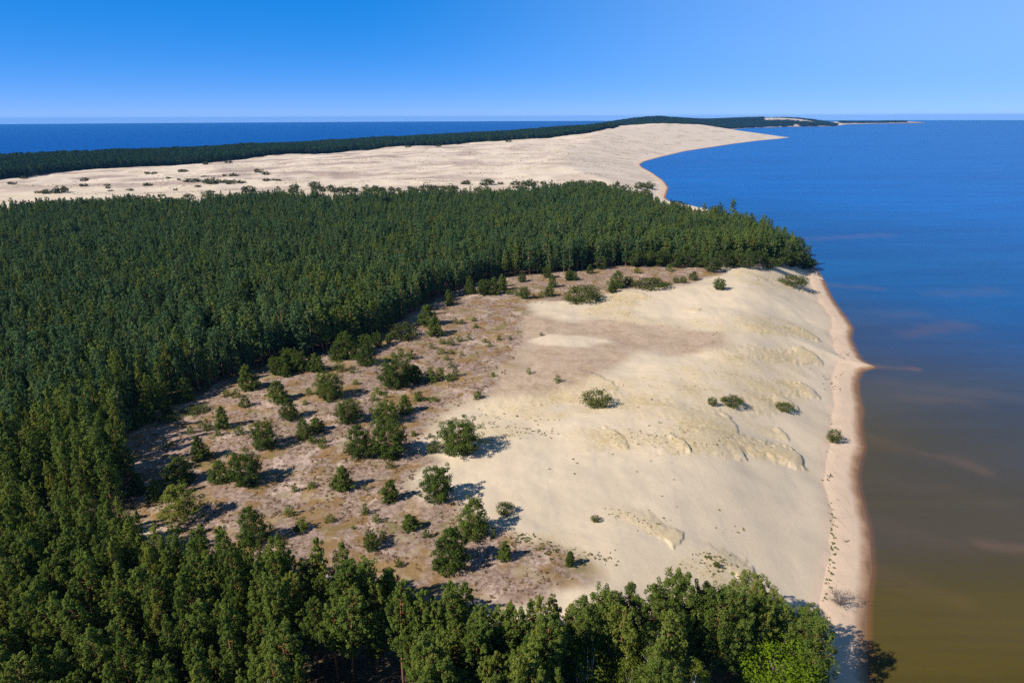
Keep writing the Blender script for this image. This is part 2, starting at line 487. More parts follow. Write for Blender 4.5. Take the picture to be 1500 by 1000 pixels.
# far dune field
c = t.mix(t.math('MULTIPLY', tf, 0.8), c, (0.66, 0.545, 0.43))
c = t.mix(t.math('MULTIPLY', t.math('MULTIPLY', fg, t.rng(n_big, 0.38, 0.62, 0.3, 1.0)), 0.9), c, (0.42, 0.335, 0.205))
c = t.mix(t.math('MULTIPLY', fd, 0.85), c, (0.345, 0.25, 0.205))
# forest floor
c = t.mix(wd, c, t.mix(t.rng(n_sm, 0.4, 0.65), (0.075, 0.055, 0.03), (0.14, 0.10, 0.055)))
# beach: pinkish damp sand, dark wet rim
bm = t.rng(inl, 7.0, 10.5, 1.0, 0.0)
bsand = t.mix(t.rng(n_mid, 0.35, 0.65), (0.66, 0.485, 0.34), (0.60, 0.445, 0.315))
bsand = t.mix(t.math('MULTIPLY', t.rng(t.noise(t.coords(0.9, 0.25, 1), 1.0, 4, 0.6), 0.55, 0.72), 0.45), bsand, (0.43, 0.31, 0.235))
inlw = t.math('ADD', inl, t.math('MULTIPLY', t.math('SUBTRACT', n_mid, 0.5), 2.2))
bsand = t.mix(t.rng(inlw, 0.8, 2.6, 1.0, 0.0), bsand, (0.37, 0.225, 0.135))
bsand = t.mix(t.rng(inlw, 0.1, 1.1, 1.0, 0.0), bsand, (0.22, 0.125, 0.07))
wr = t.math('MULTIPLY', t.math('MULTIPLY', t.rng(inlw, 4.6, 5.0), t.rng(inlw, 5.2, 5.6, 1.0, 0.0)), t.rng(n_sm, 0.55, 0.65))
bsand = t.mix(t.math('MULTIPLY', wr, 0.45), bsand, (0.25, 0.19, 0.16))
c = t.mix(t.math('MULTIPLY', bm, t.math('SUBTRACT', 1.0, t.math('MULTIPLY', wd, 0.7))), c, bsand)
bump = t.n('ShaderNodeBump'); bump.inputs['Strength'].default_value = 0.55; bump.inputs['Distance'].default_value = 0.25
rip = t.noise(t.coords(0.9, 3.2, 1), 1.0, 2, 0.5, 0.8)
hb0 = t.math('MULTIPLY', rip, t.math('SUBTRACT', 0.22, t.math('MULTIPLY', hea, 0.2)))
hb = t.math('ADD', t.math('MULTIPLY', n_sm, t.math('ADD', 0.25, t.math('MULTIPLY', t.math('MAXIMUM', hea, gr), 0.6))), t.math('MULTIPLY', n_fine, t.math('ADD', 0.22, t.math('MULTIPLY', t.math('ADD', hea, gr), 0.35))))
t.l(t.math('ADD', hb, hb0), bump.inputs['Height'])
b = principled(t, c, 0.92, 0.15, bump.outputs[0])
t.out(b.outputs[0])
MAT_GROUND = t.m

me = mesh_np('ground', np.stack([GX, GY, Z], -1).reshape(-1, 3), grid_quads(NR, NC), True)
add_attr(me, 'zones', np.stack([heath, dry * (1 - heath * 0.6), grass * (1 - heath * 0.8), wood], -1))
add_attr(me, 'sands', np.stack([SD, fard, farg, farf], -1))
me.materials.append(MAT_GROUND)
o = bpy.data.objects.new('ground', me); COL.objects.link(o)
setp(o, kind='structure', label='pale sand dunes, heath and beach of the long spit', category='ground')

# ------------------------------------------------------------------ water: the lagoon and the open sea
WR = 14300.0
def disc_mesh(angs, rings, zlev):
    a = angs[None, :]; r = rings[:, None]
    X = np.sin(a) * r; Y = np.cos(a) * r
    return X, Y
angs = np.concatenate([np.radians(np.linspace(-60, 60, 520)), np.radians(np.linspace(60, 300, 60))[1:]])
rings = np.concatenate([[2.0], 75.0 / (np.linspace(2.0 ** 0.6, (75 / WR) ** 0.6, 620) ** (1 / 0.6))])
WX, WY = disc_mesh(angs, rings, 0)
wsd = -sdist(WX, WY, LAND)
# Baltic side: left of the spit's spine
waz = np.arctan2(WX, WY); wr_ = np.hypot(WX, WY)
def bearing(px_):
    return math.atan2(*far(px_, 1.0)[:2])
sea = ((waz < bearing(880)) | ((waz < bearing(1012)) & (wr_ > 4500))).astype(np.float32)
BARS = [([(1348, 663), (1390, 671), (1440, 690)], 1.1, 0.7), ([(1440, 797), (1480, 803), (1540, 806)], 1.0, 1.0), ([(1335, 487), (1370, 481), (1412, 477)], 3.0, 0.65),
        ([(1185, 350), (1240, 347), (1295, 344)], 4.0, 0.55), ([(1282, 537.5), (1310, 538.5), (1340, 540)], 0.9, 1.3), ([(1300, 560), (1400, 575), (1470, 580)], 2.5, 0.25),
        ([(1225, 418), (1290, 423)], 2.0, 0.5), ([(1270, 640), (1330, 660), (1400, 672)], 2.0, 0.3), ([(1300, 770), (1400, 800)], 2.0, 0.2), ([(1330, 580), (1420, 590)], 2.2, 0.35),
        ([(1285, 840), (1330, 858), (1400, 880)], 1.6, 0.25), ([(1320, 710), (1400, 720), (1460, 740)], 1.8, 0.2), ([(1300, 462), (1350, 460)], 3, 0.3), ([(1380, 430), (1460, 425)], 4, 0.3)]
bar = np.zeros_like(WX, dtype=np.float32)
wj = fbm(WX, WY, 9.0, 3, 91)
for pts, w, amp in BARS:
    P = np.array([at(x, y, 0)[:2] for x, y in pts])
    m = np.nonzero((WX > P[:, 0].min() - 6 * w) & (WX < P[:, 0].max() + 6 * w) & (WY > P[:, 1].min() - 8 * w) & (WY < P[:, 1].max() + 8 * w))
    d = seg_dist(WX[m], WY[m], P, False) / (w * 1.5) + wj[m] * 1.3
    bar[m] = np.maximum(bar[m], amp * np.exp(-np.clip(d, 0, 9) ** 2 * 0.7))
V = np.stack([WX, WY, np.zeros_like(WX)], -1).reshape(-1, 3)
Q = grid_quads(*WX.shape)
idx = np.arange(WX.size).reshape(WX.shape)
Q = np.vstack([Q, np.stack([idx[:-1, -1], idx[:-1, 0], idx[1:, 0], idx[1:, -1]], -1)])
me = mesh_np('water', V, Q[:, ::-1], True)
add_attr(me, 'depths', np.stack([wsd, bar, sea, np.zeros_like(sea)], -1))
t = NT('lagoon_water')
at1 = t.attr('depths'); sp = t.sep(at1.outputs['Vector'])
co = t.coords()
off, br, sea_s = sp[0], sp[1], sp[2]
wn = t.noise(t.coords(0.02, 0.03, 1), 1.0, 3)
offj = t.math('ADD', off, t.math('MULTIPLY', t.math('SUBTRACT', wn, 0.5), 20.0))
depth = t.math('ADD', t.math('MULTIPLY', offj, 0.5), t.math('MULTIPLY', t.math('MAXIMUM', t.math('SUBTRACT', t.sep(co)[1], 110.0), 0.0), 0.5))  # offshore distance plus distance out; the blue farther out paints in grazing sky reflection
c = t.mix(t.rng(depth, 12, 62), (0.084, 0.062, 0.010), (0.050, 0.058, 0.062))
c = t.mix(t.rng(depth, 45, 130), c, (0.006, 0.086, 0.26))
c = t.mix(t.rng(depth, 110, 420), c, (0.0, 0.108, 0.39))  # bluer with distance out, not water depth: painted-in grazing sky reflection
c = t.mix(t.math('MULTIPLY', br, 0.34, clamp=True), c, (0.22, 0.125, 0.06))
c = t.mix(t.rng(off, 0.0, 1.3, 1.0, 0.0), c, (0.17, 0.085, 0.03))
pat = t.noise(t.coords(0.006, 0.03, 1), 1.0, 4, 0.6, 0.8)
c = t.mix(1.0, c, t.mix(t.rng(pat, 0.35, 0.68), (0.86, 0.87, 0.90), (1.12, 1.1, 1.07)), 'MULTIPLY')
swn = t.noise(t.coords(0.0012, 0.006, 1), 1.0, 4)
c = t.mix(t.math('MULTIPLY', t.rng(swn, 0.4, 0.7), 0.25), c, (0.0, 0.05, 0.24))
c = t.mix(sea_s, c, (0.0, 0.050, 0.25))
bmp = t.n('ShaderNodeBump'); bmp.inputs['Strength'].default_value = 0.7; bmp.inputs['Distance'].default_value = 0.22
w1 = t.noise(t.coords(0.16, 0.62, 1), 1.0, 3, 0.55, 0.6); w2 = t.noise(t.coords(0.04, 0.13, 1), 1.0, 2, 0.5, 0.4)
t.l(t.math('ADD', w1, t.math('MULTIPLY', w2, 1.5)), bmp.inputs['Height'])
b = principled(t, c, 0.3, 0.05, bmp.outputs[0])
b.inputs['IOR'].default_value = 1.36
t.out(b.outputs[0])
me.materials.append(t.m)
o = bpy.data.objects.new('water', me); COL.objects.link(o)
setp(o, kind='structure', label='blue lagoon and open sea on both sides of the sand spit', category='water')

# ------------------------------------------------------------------ foliage materials
def leaf_mat(name, dark, light, tr=0.22, warm=None):
    t = NT(name)
    tint = t.attr('tint').outputs['Fac']
    oi = t.n('ShaderNodeObjectInfo')
    f = t.math('ADD', t.math('MULTIPLY', tint, 0.55), t.math('MULTIPLY', oi.outputs['Random'], 0.6), clamp=True)
    c = t.mix(f, dark, light)
    if warm:
        c = t.mix(t.math('MULTIPLY', t.rng(oi.outputs['Random'], 0.72, 1.0), 0.7), c, warm)
    d = t.n('ShaderNodeBsdfDiffuse'); t.l(c, d.inputs[0])
    tl = t.n('ShaderNodeBsdfTranslucent'); t.l(c, tl.inputs[0])
    mx = t.n('ShaderNodeMixShader'); mx.inputs[0].default_value = tr
    t.l(d.outputs[0], mx.inputs[1]); t.l(tl.outputs[0], mx.inputs[2])
    t.out(mx.outputs[0])
    return t.m


PINE = leaf_mat('pine_needles', (0.052, 0.088, 0.017), (0.180, 0.225, 0.040), 0.3, (0.20, 0.215, 0.036))
PINE_MID = leaf_mat('pine_needles_wood', (0.038, 0.085, 0.037), (0.130, 0.202, 0.072), 0.3, (0.165, 0.205, 0.06))
PINE_PALE = leaf_mat('pine_needles_pale', (0.075, 0.115, 0.028), (0.18, 0.235, 0.050), 0.3)
PINE_FAR = leaf_mat('pine_needles_far', (0.018, 0.052, 0.028), (0.050, 0.095, 0.042), 0.18)
PINE_DARK = leaf_mat('pine_needles_dark', (0.034, 0.062, 0.014), (0.125, 0.165, 0.030), 0.25)
WILLOW = leaf_mat('willow_leaves', (0.060, 0.078, 0.018), (0.135, 0.150, 0.040), 0.25)
LIME = leaf_mat('lime_leaves', (0.10, 0.165, 0.010), (0.24, 0.33, 0.018), 0.35)
BIRCHL = leaf_mat('birch_leaves', (0.065, 0.095, 0.012), (0.17, 0.20, 0.025), 0.3)
OLIVE = leaf_mat('dune_bush_leaves', (0.055, 0.075, 0.030), (0.115, 0.125, 0.050), 0.2)
HEATHER = leaf_mat('heather', (0.11, 0.072, 0.035), (0.34, 0.22, 0.13), 0.1)
STRAW = leaf_mat('marram_blades', (0.16, 0.14, 0.045), (0.36, 0.28, 0.10), 0.25)
FORB = leaf_mat('green_blades', (0.06, 0.085, 0.018), (0.13, 0.16, 0.035), 0.25)


def bark_mat(name, low, high, z0=0.3, z1=0.55, sz=12.0):
    t = NT(name)
    co = t.coords()
    z = t.sep(co)[2]
    nz = t.noise(t.coords(3, 3, 0.8), 1.0, 3)
    c = t.mix(t.rng(z, z0 * sz, z1 * sz), low, high)
    c = t.mix(t.rng(nz, 0.45, 0.65), c, t.mix(0.5, c, (0.05, 0.035, 0.025)))
    b = principled(t, c, 0.9, 0.1)
    t.out(b.outputs[0])
    return t.m


BARK = bark_mat('pine_bark', (0.20, 0.12, 0.075), (0.42, 0.20, 0.085), 0.12, 0.3)
BARKB = bark_mat('birch_bark', (0.62, 0.60, 0.55), (0.66, 0.62, 0.56))
BARKD = bark_mat('grey_bark', (0.22, 0.18, 0.145), (0.27, 0.22, 0.18))
BARKW = bark_mat('bleached_wood', (0.55, 0.50, 0.44), (0.60, 0.55, 0.48))


# ------------------------------------------------------------------ plant shapes
class Foliage:
    def __init__(s, seed):
        s.r = np.random.default_rng(seed)
        s.C = []; s.N = []; s.S = []; s.T = []

    def puff(s, c, rad, n, size, up=0.35, tint=None, flat=0.8):
        r = s.r
        d = r.normal(size=(n, 3)); d /= np.linalg.norm(d, axis=1)[:, None] + 1e-9
        rr = r.uniform(0.35, 1.05, n) ** 0.6
        p = d * rr[:, None] * np.array([1, 1, flat]) * rad
        nrm = d + np.array([0, 0, up]) + r.normal(size=(n, 3)) * 0.32
        nrm /= np.linalg.norm(nrm, axis=1)[:, None] + 1e-9
        s.C.append(np.asarray(c) + p); s.N.append(nrm)
        s.S.append(np.full(n, size) * r.uniform(0.65, 1.3, n))
        tv = r.uniform(0, 1) if tint is None else tint
        s.T.append(np.clip(tv + r.normal(size=n) * 0.15, 0, 1))

    def mesh(s, name, mat, aspect=0.62):
        C = np.vstack(s.C); N = np.vstack(s.N); S = np.concatenate(s.S); T = np.concatenate(s.T)
        n = len(C)
        a = s.r.normal(size=(n, 3)); a -= (a * N).sum(1)[:, None] * N
        a /= np.linalg.norm(a, axis=1)[:, None] + 1e-9
        b = np.cross(N, a)
        L = (S * 0.5)[:, None]; W = L * aspect
        V = np.stack([C - a * L, C - b * W + N * L * 0.25, C + a * L * 1.1, C + b * W + N * L * 0.25], 1).reshape(-1, 3)
        me = mesh_np(name, V, np.arange(4 * n).reshape(n, 4), False)
        add_attr(me, 'tint', T, 'FLOAT', 'FACE')
        me.materials.append(mat)
        return me


class Wood:
    def __init__(s):
        s.V = []; s.F = []; s.k = 0

    def tube(s, pts, rads, sides=6):
        pts = np.asarray(pts, float)
        n = len(pts)
        for i in range(n):
            d = pts[min(i + 1, n - 1)] - pts[max(i - 1, 0)]
            d = d / (np.linalg.norm(d) + 1e-9)
            u = np.cross(d, [0.31, 0.9, 0.2]); u /= np.linalg.norm(u) + 1e-9
            w = np.cross(d, u)
            for j in range(sides):
                a = 2 * math.pi * j / sides
                s.V.append(pts[i] + rads[i] * (math.cos(a) * u + math.sin(a) * w))
        for i in range(n - 1):
            for j in range(sides):
                q = s.k + i * sides
                s.F.append((q + j, q + (j + 1) % sides, q + sides + (j + 1) % sides, q + sides + j))
        s.k += n * sides

    def mesh(s, name, mat):
        me = mesh_np(name, s.V, s.F, True)
        me.materials.append(mat)
        return me


def join_arrays(name, fol_me, wood_me):
    """one mesh out of a crown and a trunk, for the far woods"""
    out = bpy.data.meshes.new(name)
    vs = []; fs = []; mi = []; tint = []; k_ = 0
    for j, m_ in enumerate((fol_me, wood_me)):
        v = np.empty(len(m_.vertices) * 3, np.float32); m_.vertices.foreach_get('co', v)
        l_ = np.empty(len(m_.loops), np.int32); m_.loops.foreach_get('vertex_index', l_)
        vs.append(v.reshape(-1, 3)); fs.append(l_.reshape(-1, 4) + k_); k_ += len(m_.vertices)
        mi.append(np.full(len(m_.polygons), j, np.int32))
        if j == 0:
            tt = np.empty(len(m_.polygons), np.float32); m_.attributes['tint'].data.foreach_get('value', tt); tint.append(tt)
        else:
            tint.append(np.zeros(len(m_.polygons), np.float32))
    me = mesh_np(name, np.vstack(vs), np.vstack(fs), False)
    me.polygons.foreach_set('material_index', np.concatenate(mi))
    add_attr(me, 'tint', np.concatenate(tint), 'FLOAT', 'FACE')
    me.materials.append(fol_me.materials[0]); me.materials.append(wood_me.materials[0])
    return me


def pine(seed, H, R, cb, shape='ovoid', whorls=12, per=5, nleaf=24, leaf=0.28, mat=None, limbs=True, lean=0.0, rough=1.0, pr=0.2):
    """H height, R crown radius, cb share of bare trunk"""
    r = np.random.default_rng(seed)
    F = Foliage(seed + 1); Wd = Wood()
    bend = r.normal(size=2) * 0.02 * H + np.array([lean, 0]) * H
    def axis(tt):
        return np.array([bend[0] * tt * tt + math.sin(tt * 5 + seed) * 0.008 * H, bend[1] * tt * tt + math.cos(tt * 4 + seed) * 0.008 * H, H * tt])
    tr = 0.011 * H + 0.03
    Wd.tube([axis(q) for q in np.linspace(-0.015, 0.97, 9)], [tr * (1 - 0.88 * q) for q in np.linspace(0, 1, 9)], 7)
    ang0 = r.uniform(0, 6.28)
    side = r.uniform(0.75, 1.25, 8)
    for i in range(whorls):
        q = (i + r.uniform(-0.3, 0.3)) / whorls
        q = min(max(q, 0), 0.97)
        z = cb + (1 - cb) * q
        if shape == 'cone':
            rad = R * (1 - q) ** 0.72 * min(1, 0.62 + q * 2.5)
        elif shape == 'dome':
            rad = R * math.sqrt(max(0.04, 1 - (max(q - 0.3, 0) / 0.72) ** 2)) * min(1, 0.65 + q * 1.3)
        elif shape == 'spire':
            rad = R * (1 - q) ** 0.85 * min(1, 0.55 + q * 3)
        else:
            rad = R * (math.sin(math.pi * min(1, 0.12 + 0.88 * q) ** 0.8) ** 0.6 * 0.95 + 0.05) if q < 0.97 else R * 0.2
        nb = max(3, int(round(per * (0.55 + 0.6 * rad / R))))
        for j in range(nb):
            a = ang0 + i * 2.4 + 6.283 * j / nb + r.uniform(-0.35, 0.35)
            L = rad * r.uniform(0.68, 1.18) * (1 + (side[int(a / 0.785) % 8] - 1) * rough)
            base = axis(z)
            up = (0.18 + 0.55 * q) * L
            dirx = np.array([math.cos(a), math.sin(a), 0])
            tip = base + dirx * L + np.array([0, 0, up])
            tint = r.uniform(0, 1)
            if limbs and L > 0.5 and j % 2 == 0:
                mid = base + dirx * L * 0.5 + np.array([0, 0, up * 0.3])
                Wd.tube([base, mid, tip], [tr * 0.2 * (1 - 0.6 * q), tr * 0.11, 0.008], 4)
            m = max(1, int(L / (R * 0.34)))
            for kk in range(m):
                f = 1.0 - kk * (0.62 / max(m, 1)) - r.uniform(0, 0.08)
                pos = base + dirx * L * f + np.array([0, 0, up * f * f]) + r.normal(size=3) * np.array([0.12, 0.12, 0.06]) * R
                F.puff(pos, R * pr * r.uniform(0.75, 1.25) * (0.8 + 0.3 * (1 - q)), nleaf, leaf, 0.45, tint * 0.7 + r.uniform(0, 0.3), 1.2)
    for kk in range(3):
        F.puff(axis(0.95 + 0.024 * kk), R * (0.16 - 0.035 * kk), max(6, int(nleaf * 0.6)), leaf, 0.5, r.uniform(0.3, 1.0), 1.7)
    return F, Wd, (mat or PINE)


def leafy(seed, H, R, cb, nlobe, nleaf, leaf, mat, bark, stems=1, bark_top=0.7, flat=0.85):
    """broad-leaved tree or bush: stems with limbs, leaf clumps through a rounded uneven crown"""
    r = np.random.default_rng(seed)
    F = Foliage(seed + 3); Wd = Wood()
    for sidx in range(stems):
        a = 6.283 * sidx / max(1, stems) + r.uniform(0, 1)
        sp_ = 0 if stems == 1 else R * 0.42
        top = np.array([math.cos(a) * sp_, math.sin(a) * sp_, H * bark_top])
        b0 = top * np.array([0.25, 0.25, 0])
        b0[2] = -0.05 * H
        tr = (0.016 * H + 0.015) / math.sqrt(stems)
        Wd.tube([b0, b0 * 0.4 + top * np.array([0.5, 0.5, 0.5]), top], [tr, tr * 0.75, tr * 0.3], 6)
    for i in range(nlobe):
        d = r.normal(size=3); d /= np.linalg.norm(d)
        f = r.uniform(0.35, 1.0) ** 0.5
        zc = cb * H + (H - cb * H) * 0.48
        p = np.array([d[0] * R * f, d[1] * R * f, zc + d[2] * (H - cb * H) * 0.5 * f])
        if p[2] < 0.06 * H:
            p[2] = r.uniform(0.06, 0.2) * H
        if i % 3 == 0:
            b0 = np.array([0, 0, max(0.0, p[2] - 0.35 * H) * 0.8])
            Wd.tube([b0, (b0 + p) * 0.5 + np.array([0, 0, -0.03 * H]), p], [0.012 * H * 0.5 + 0.01, 0.008 * H * 0.5 + 0.008, 0.008], 4)
        F.puff(p, R * r.uniform(0.22, 0.36), nleaf, leaf, 0.4, r.uniform(0, 1), flat)
    return F, Wd, mat, bark


def bare(seed, H, R, mat, stems=9):
    r = np.random.default_rng(seed); Wd = Wood()
    for i in range(stems):
        a = r.uniform(0, 6.28); L = H * r.uniform(0.6, 1.05)
        tip = np.array([math.cos(a) * R * r.uniform(0.4, 1), math.sin(a) * R * r.uniform(0.4, 1), L])
        mid = tip * np.array([0.4, 0.4, 0.55])
        Wd.tube([np.array([0, 0, -0.1]), mid, tip], [0.05, 0.034, 0.012], 5)
        for j in range(7):
            f = r.uniform(0.3, 0.98)
            p = mid * (1 - f) + tip * f
            q = p + r.normal(size=3) * np.array([0.3, 0.3, 0.2]) * R + np.array([0, 0, 0.12 * H])
            Wd.tube([p, (p + q) / 2 + r.normal(size=3) * 0.05, q], [0.022, 0.015, 0.007], 4)
            for k_ in range(2):
                q2 = q + r.normal(size=3) * 0.16 * R + np.array([0, 0, 0.05 * H])
                Wd.tube([(p + q) / 2, (p + q) * 0.25 + q2 * 0.5, q2], [0.013, 0.010, 0.006], 3)
    return Wd


COUNT = {}


def make_kind(F, Wd, mat, bark, key):
    return (F.mesh(key + '_crown', mat), Wd.mesh(key + '_trunk', bark))


def plant(name, meshes, loc, rz, sc, label, cat, group=None, sz=None, parts=('crown', 'trunk')):
    root = bpy.data.objects.new(name, None)
    root.empty_display_size = 0.3
    COL.objects.link(root)
    root.location = loc; root.rotation_euler = (0, 0, rz)
    root.scale = (sc, sc, sz if sz else sc)
    for pn, me_ in zip(parts, meshes):
        if me_ is None:
            continue
        ch = bpy.data.objects.new(pn, me_)
        COL.objects.link(ch); ch.parent = root
    setp(root, label, cat, group)
    return root


# near-wood pines (tall, bare red stems), broad lagoon-side pines, open heath pines, saplings
TALL = [make_kind(*pine(100 + i, 12.0, 1.4 + 0.2 * (i % 3), [0.48, 0.40, 0.34, 0.42, 0.28, 0.45, 0.36, 0.32][i], ['ovoid', 'ovoid', 'spire', 'ovoid', 'spire', 'spire', 'spire', 'spire'][i], 19, 5, 42, 0.21, pr=0.19), BARK, 'tall_pine') for i in range(8)]
BROAD = [make_kind(*pine(200 + i, 11.5, 2.5 + 0.3 * (i % 2), 0.16, ['cone', 'dome', 'ovoid', 'cone', 'dome'][i], 15, 7, 48, 0.24, rough=1.5, pr=0.18), BARK, 'broad_pine') for i in range(5)]
HEATHP = [make_kind(*pine(300 + i, 7.0, [2.3, 1.75, 2.5, 2.0, 2.2, 1.7][i], 0.02, ['cone', 'cone', 'dome', 'cone', 'dome', 'spire'][i], 15, 7, 62, 0.21, PINE_DARK, rough=1.1, pr=0.2), BARK, 'heath_pine') for i in range(6)]
SAPL = [make_kind(*pine(400 + i, 2.0, 0.75 + 0.15 * (i % 3), 0.03, 'cone', 6, 5, 26, 0.15, rough=1.2, limbs=False, pr=0.25), BARK, 'sapling') for i in range(5)]
BUSH = [make_kind(*leafy(500 + i, 2.4, 2.0, 0.0, 60, 34, 0.22, WILLOW, BARKD, 5), 'bush') for i in range(3)]
EDGE = [make_kind(*leafy(520 + i, 6.0, 2.2, 0.12, 70, 34, 0.30, leaf_mat('edge_leaves', (0.035, 0.058, 0.014), (0.095, 0.125, 0.032), 0.22) if i == 0 else bpy.data.materials['edge_leaves'], BARKD, 1), 'edge_tree') for i in range(3)]
DUNE = [make_kind(*leafy(540 + i, 2.5, 2.6, 0.0, 26, 16, 0.62, OLIVE, BARKD, 4), 'dune_bush') for i in range(4)]
LIMET = make_kind(*leafy(560, 9.0, 4.4, 0.2, 190, 46, 0.30, LIME, BARKD, 1), 'lime_tree')
BIRCH = [make_kind(*leafy(570 + i, 9.5, 2.3, 0.25, 100, 34, 0.24, BIRCHL, BARKB, 2, 0.93), 'birch') for i in range(2)]

# ------------------------------------------------------------------ instanced woods (stuff)
def proto(key, me_):
    return bpy.data.objects.new(key, me_)            # never linked to the scene: only its mesh is read by the nodes


def scatter(name, P, kinds, rz, sc, protos, label, cat):
    me_ = bpy.data.meshes.new(name)
    me_.vertices.add(len(P)); me_.vertices.foreach_set('co', np.ascontiguousarray(P, np.float32).ravel())
    add_attr(me_, 'k', kinds, 'INT'); add_attr(me_, 'rz', rz, 'FLOAT'); add_attr(me_, 'sc', sc, 'FLOAT_VECTOR')
    ob = bpy.data.objects.new(name, me_); COL.objects.link(ob)
    ng = bpy.data.node_groups.new(name + '_nodes', 'GeometryNodeTree')
    ng.interface.new_socket('Geometry', in_out='INPUT', socket_type='NodeSocketGeometry')
    ng.interface.new_socket('Geometry', in_out='OUTPUT', socket_type='NodeSocketGeometry')
    gi = ng.nodes.new('NodeGroupInput'); go = ng.nodes.new('NodeGroupOutput')
    jn = ng.nodes.new('GeometryNodeJoinGeometry')
    def na(nm, ty):
        nd = ng.nodes.new('GeometryNodeInputNamedAttribute'); nd.data_type = ty; nd.inputs[0].default_value = nm
        return [q for q in nd.outputs if q.enabled and q.name == 'Attribute'][0]
    ak = na('k', 'INT'); ar = na('rz', 'FLOAT'); as_ = na('sc', 'FLOAT_VECTOR')
    cx = ng.nodes.new('ShaderNodeCombineXYZ'); ng.links.new(ar, cx.inputs[2])
    er = ng.nodes.new('FunctionNodeEulerToRotation'); ng.links.new(cx.outputs[0], er.inputs[0])
    for i, p_ in enumerate(protos):
        cm = ng.nodes.new('FunctionNodeCompare'); cm.data_type = 'INT'; cm.operation = 'EQUAL'
        ins = [q for q in cm.inputs if q.enabled]
        ng.links.new(ak, ins[0]); ins[1].default_value = i
        oi = ng.nodes.new('GeometryNodeObjectInfo'); oi.transform_space = 'ORIGINAL'
        oi.inputs['Object'].default_value = p_
        ip = ng.nodes.new('GeometryNodeInstanceOnPoints')
        ng.links.new(gi.outputs[0], ip.inputs['Points']); ng.links.new(cm.outputs[0], ip.inputs['Selection'])
        ng.links.new(oi.outputs['Geometry'], ip.inputs['Instance'])
        ng.links.new(er.outputs[0], ip.inputs['Rotation']); ng.links.new(as_, ip.inputs['Scale'])
        ng.links.new(ip.outputs[0], jn.inputs[0])
    ng.links.new(jn.outputs[0], go.inputs[0])
    md = ob.modifiers.new('scatter', 'NODES'); md.node_group = ng
    setp(ob, label, cat, None, 'stuff')
    return ob


def jitter_grid(P, step, jit=0.42, polar=None):
    """jittered triangular grid of points inside polygon P"""
    x0, y0 = P.min(0)[:2]; x1, y1 = P.max(0)[:2]
    xs = np.arange(x0, x1, step); ys = np.arange(y0, y1, step * 0.87)
    X, Y = np.meshgrid(xs, ys)
    X = X + (np.arange(len(ys)) % 2)[:, None] * step * 0.5
    X = X + RNG.uniform(-jit, jit, X.shape) * step; Y = Y + RNG.uniform(-jit, jit, Y.shape) * step
    X = X.ravel(); Y = Y.ravel()
    m = inside(X, Y, P)
    return X[m], Y[m]


def log_grid(P, rel, jit=0.42):
    """points whose spacing grows with distance from the viewpoint"""
    a = np.arctan2(P[:, 0], P[:, 1]); r_ = np.hypot(P[:, 0], P[:, 1])
    us = np.arange(a.min(), a.max(), rel); vs = np.arange(math.log(r_.min()), math.log(r_.max()), rel)
    U, V_ = np.meshgrid(us, vs)
    U = U + RNG.uniform(-jit, jit, U.shape) * rel; V_ = V_ + RNG.uniform(-jit, jit, V_.shape) * rel
    r2 = np.exp(V_.ravel()); X = np.sin(U.ravel()) * r2; Y = np.cos(U.ravel()) * r2
    m = inside(X, Y, P)
    return X[m], Y[m]


def land_ok(X, Y, d=2.5):
    return sdist(X, Y, LAND) > d


# ------------------------------------------------------------------ near wood: individual trees
nx, ny = jitter_grid(NEARWOOD, 2.75, 0.44)
ok = land_ok(nx, ny, 9.0)
nx, ny = nx[ok], ny[ok]


def in_frame(x, y, z):
    d = np.stack([x, y, z - CAM_H], -1)
    kf = d @ Fv
    return 750 + 1000 * (d @ R2) / kf, 500 - 1000 * (d @ U2) / kf, kf


nz_ = gz(nx, ny)
px, py, kd = in_frame(nx, ny, nz_ + 9.0)
right_m = (nx + (ny - 70) * 0.1) > 6.0
# thin out the broad-crowned side
keep = (~right_m) | (RNG.uniform(size=len(nx)) < 0.6)
# a small glade with bare stems near the lower edge
bpx, bpy_, _k = in_frame(nx, ny, nz_)
glade = (np.abs(px - 520) < 80) & (((bpy_ > 1018) & (bpy_ < 1150)) | ((bpy_ > 940) & (RNG.uniform(size=len(nx)) < 0.2)))
keep &= ~glade
# room for the birches and the bright leafy tree at the lower edge
tz = in_frame(nx, ny, nz_ + 11.0)
for lx, hw_, ly in ((1140, 85, 925), (862, 42, 915), (922, 30, 930), (1012, 38, 940)):
    keep &= ~((np.abs(px - lx) < hw_) & (tz[1] > ly))
lim = at(1140, 930, 17.0)
rel = np.stack([nx - lim[0], ny - lim[1]], -1)
toward = rel @ np.array([math.sin(math.radians(240)), math.cos(math.radians(240))]); across = np.abs(rel @ np.array([math.cos(math.radians(240)), -math.sin(math.radians(240))]))
keep &= ~((toward > -3) & (toward < 14) & (across < 6.0)) & ~(np.hypot(rel[:, 0], rel[:, 1]) < 7.2)
vis = keep & (px > -60) & (px < 1560) & (py < 1040)
order = np.argsort(-(1.0 / kd) * vis)
chosen = [i for i in order if vis[i]][:292]
rest = [i for i in range(len(nx)) if keep[i] and i not in set(chosen)]
NEAR_XY = np.stack([nx, ny], -1)


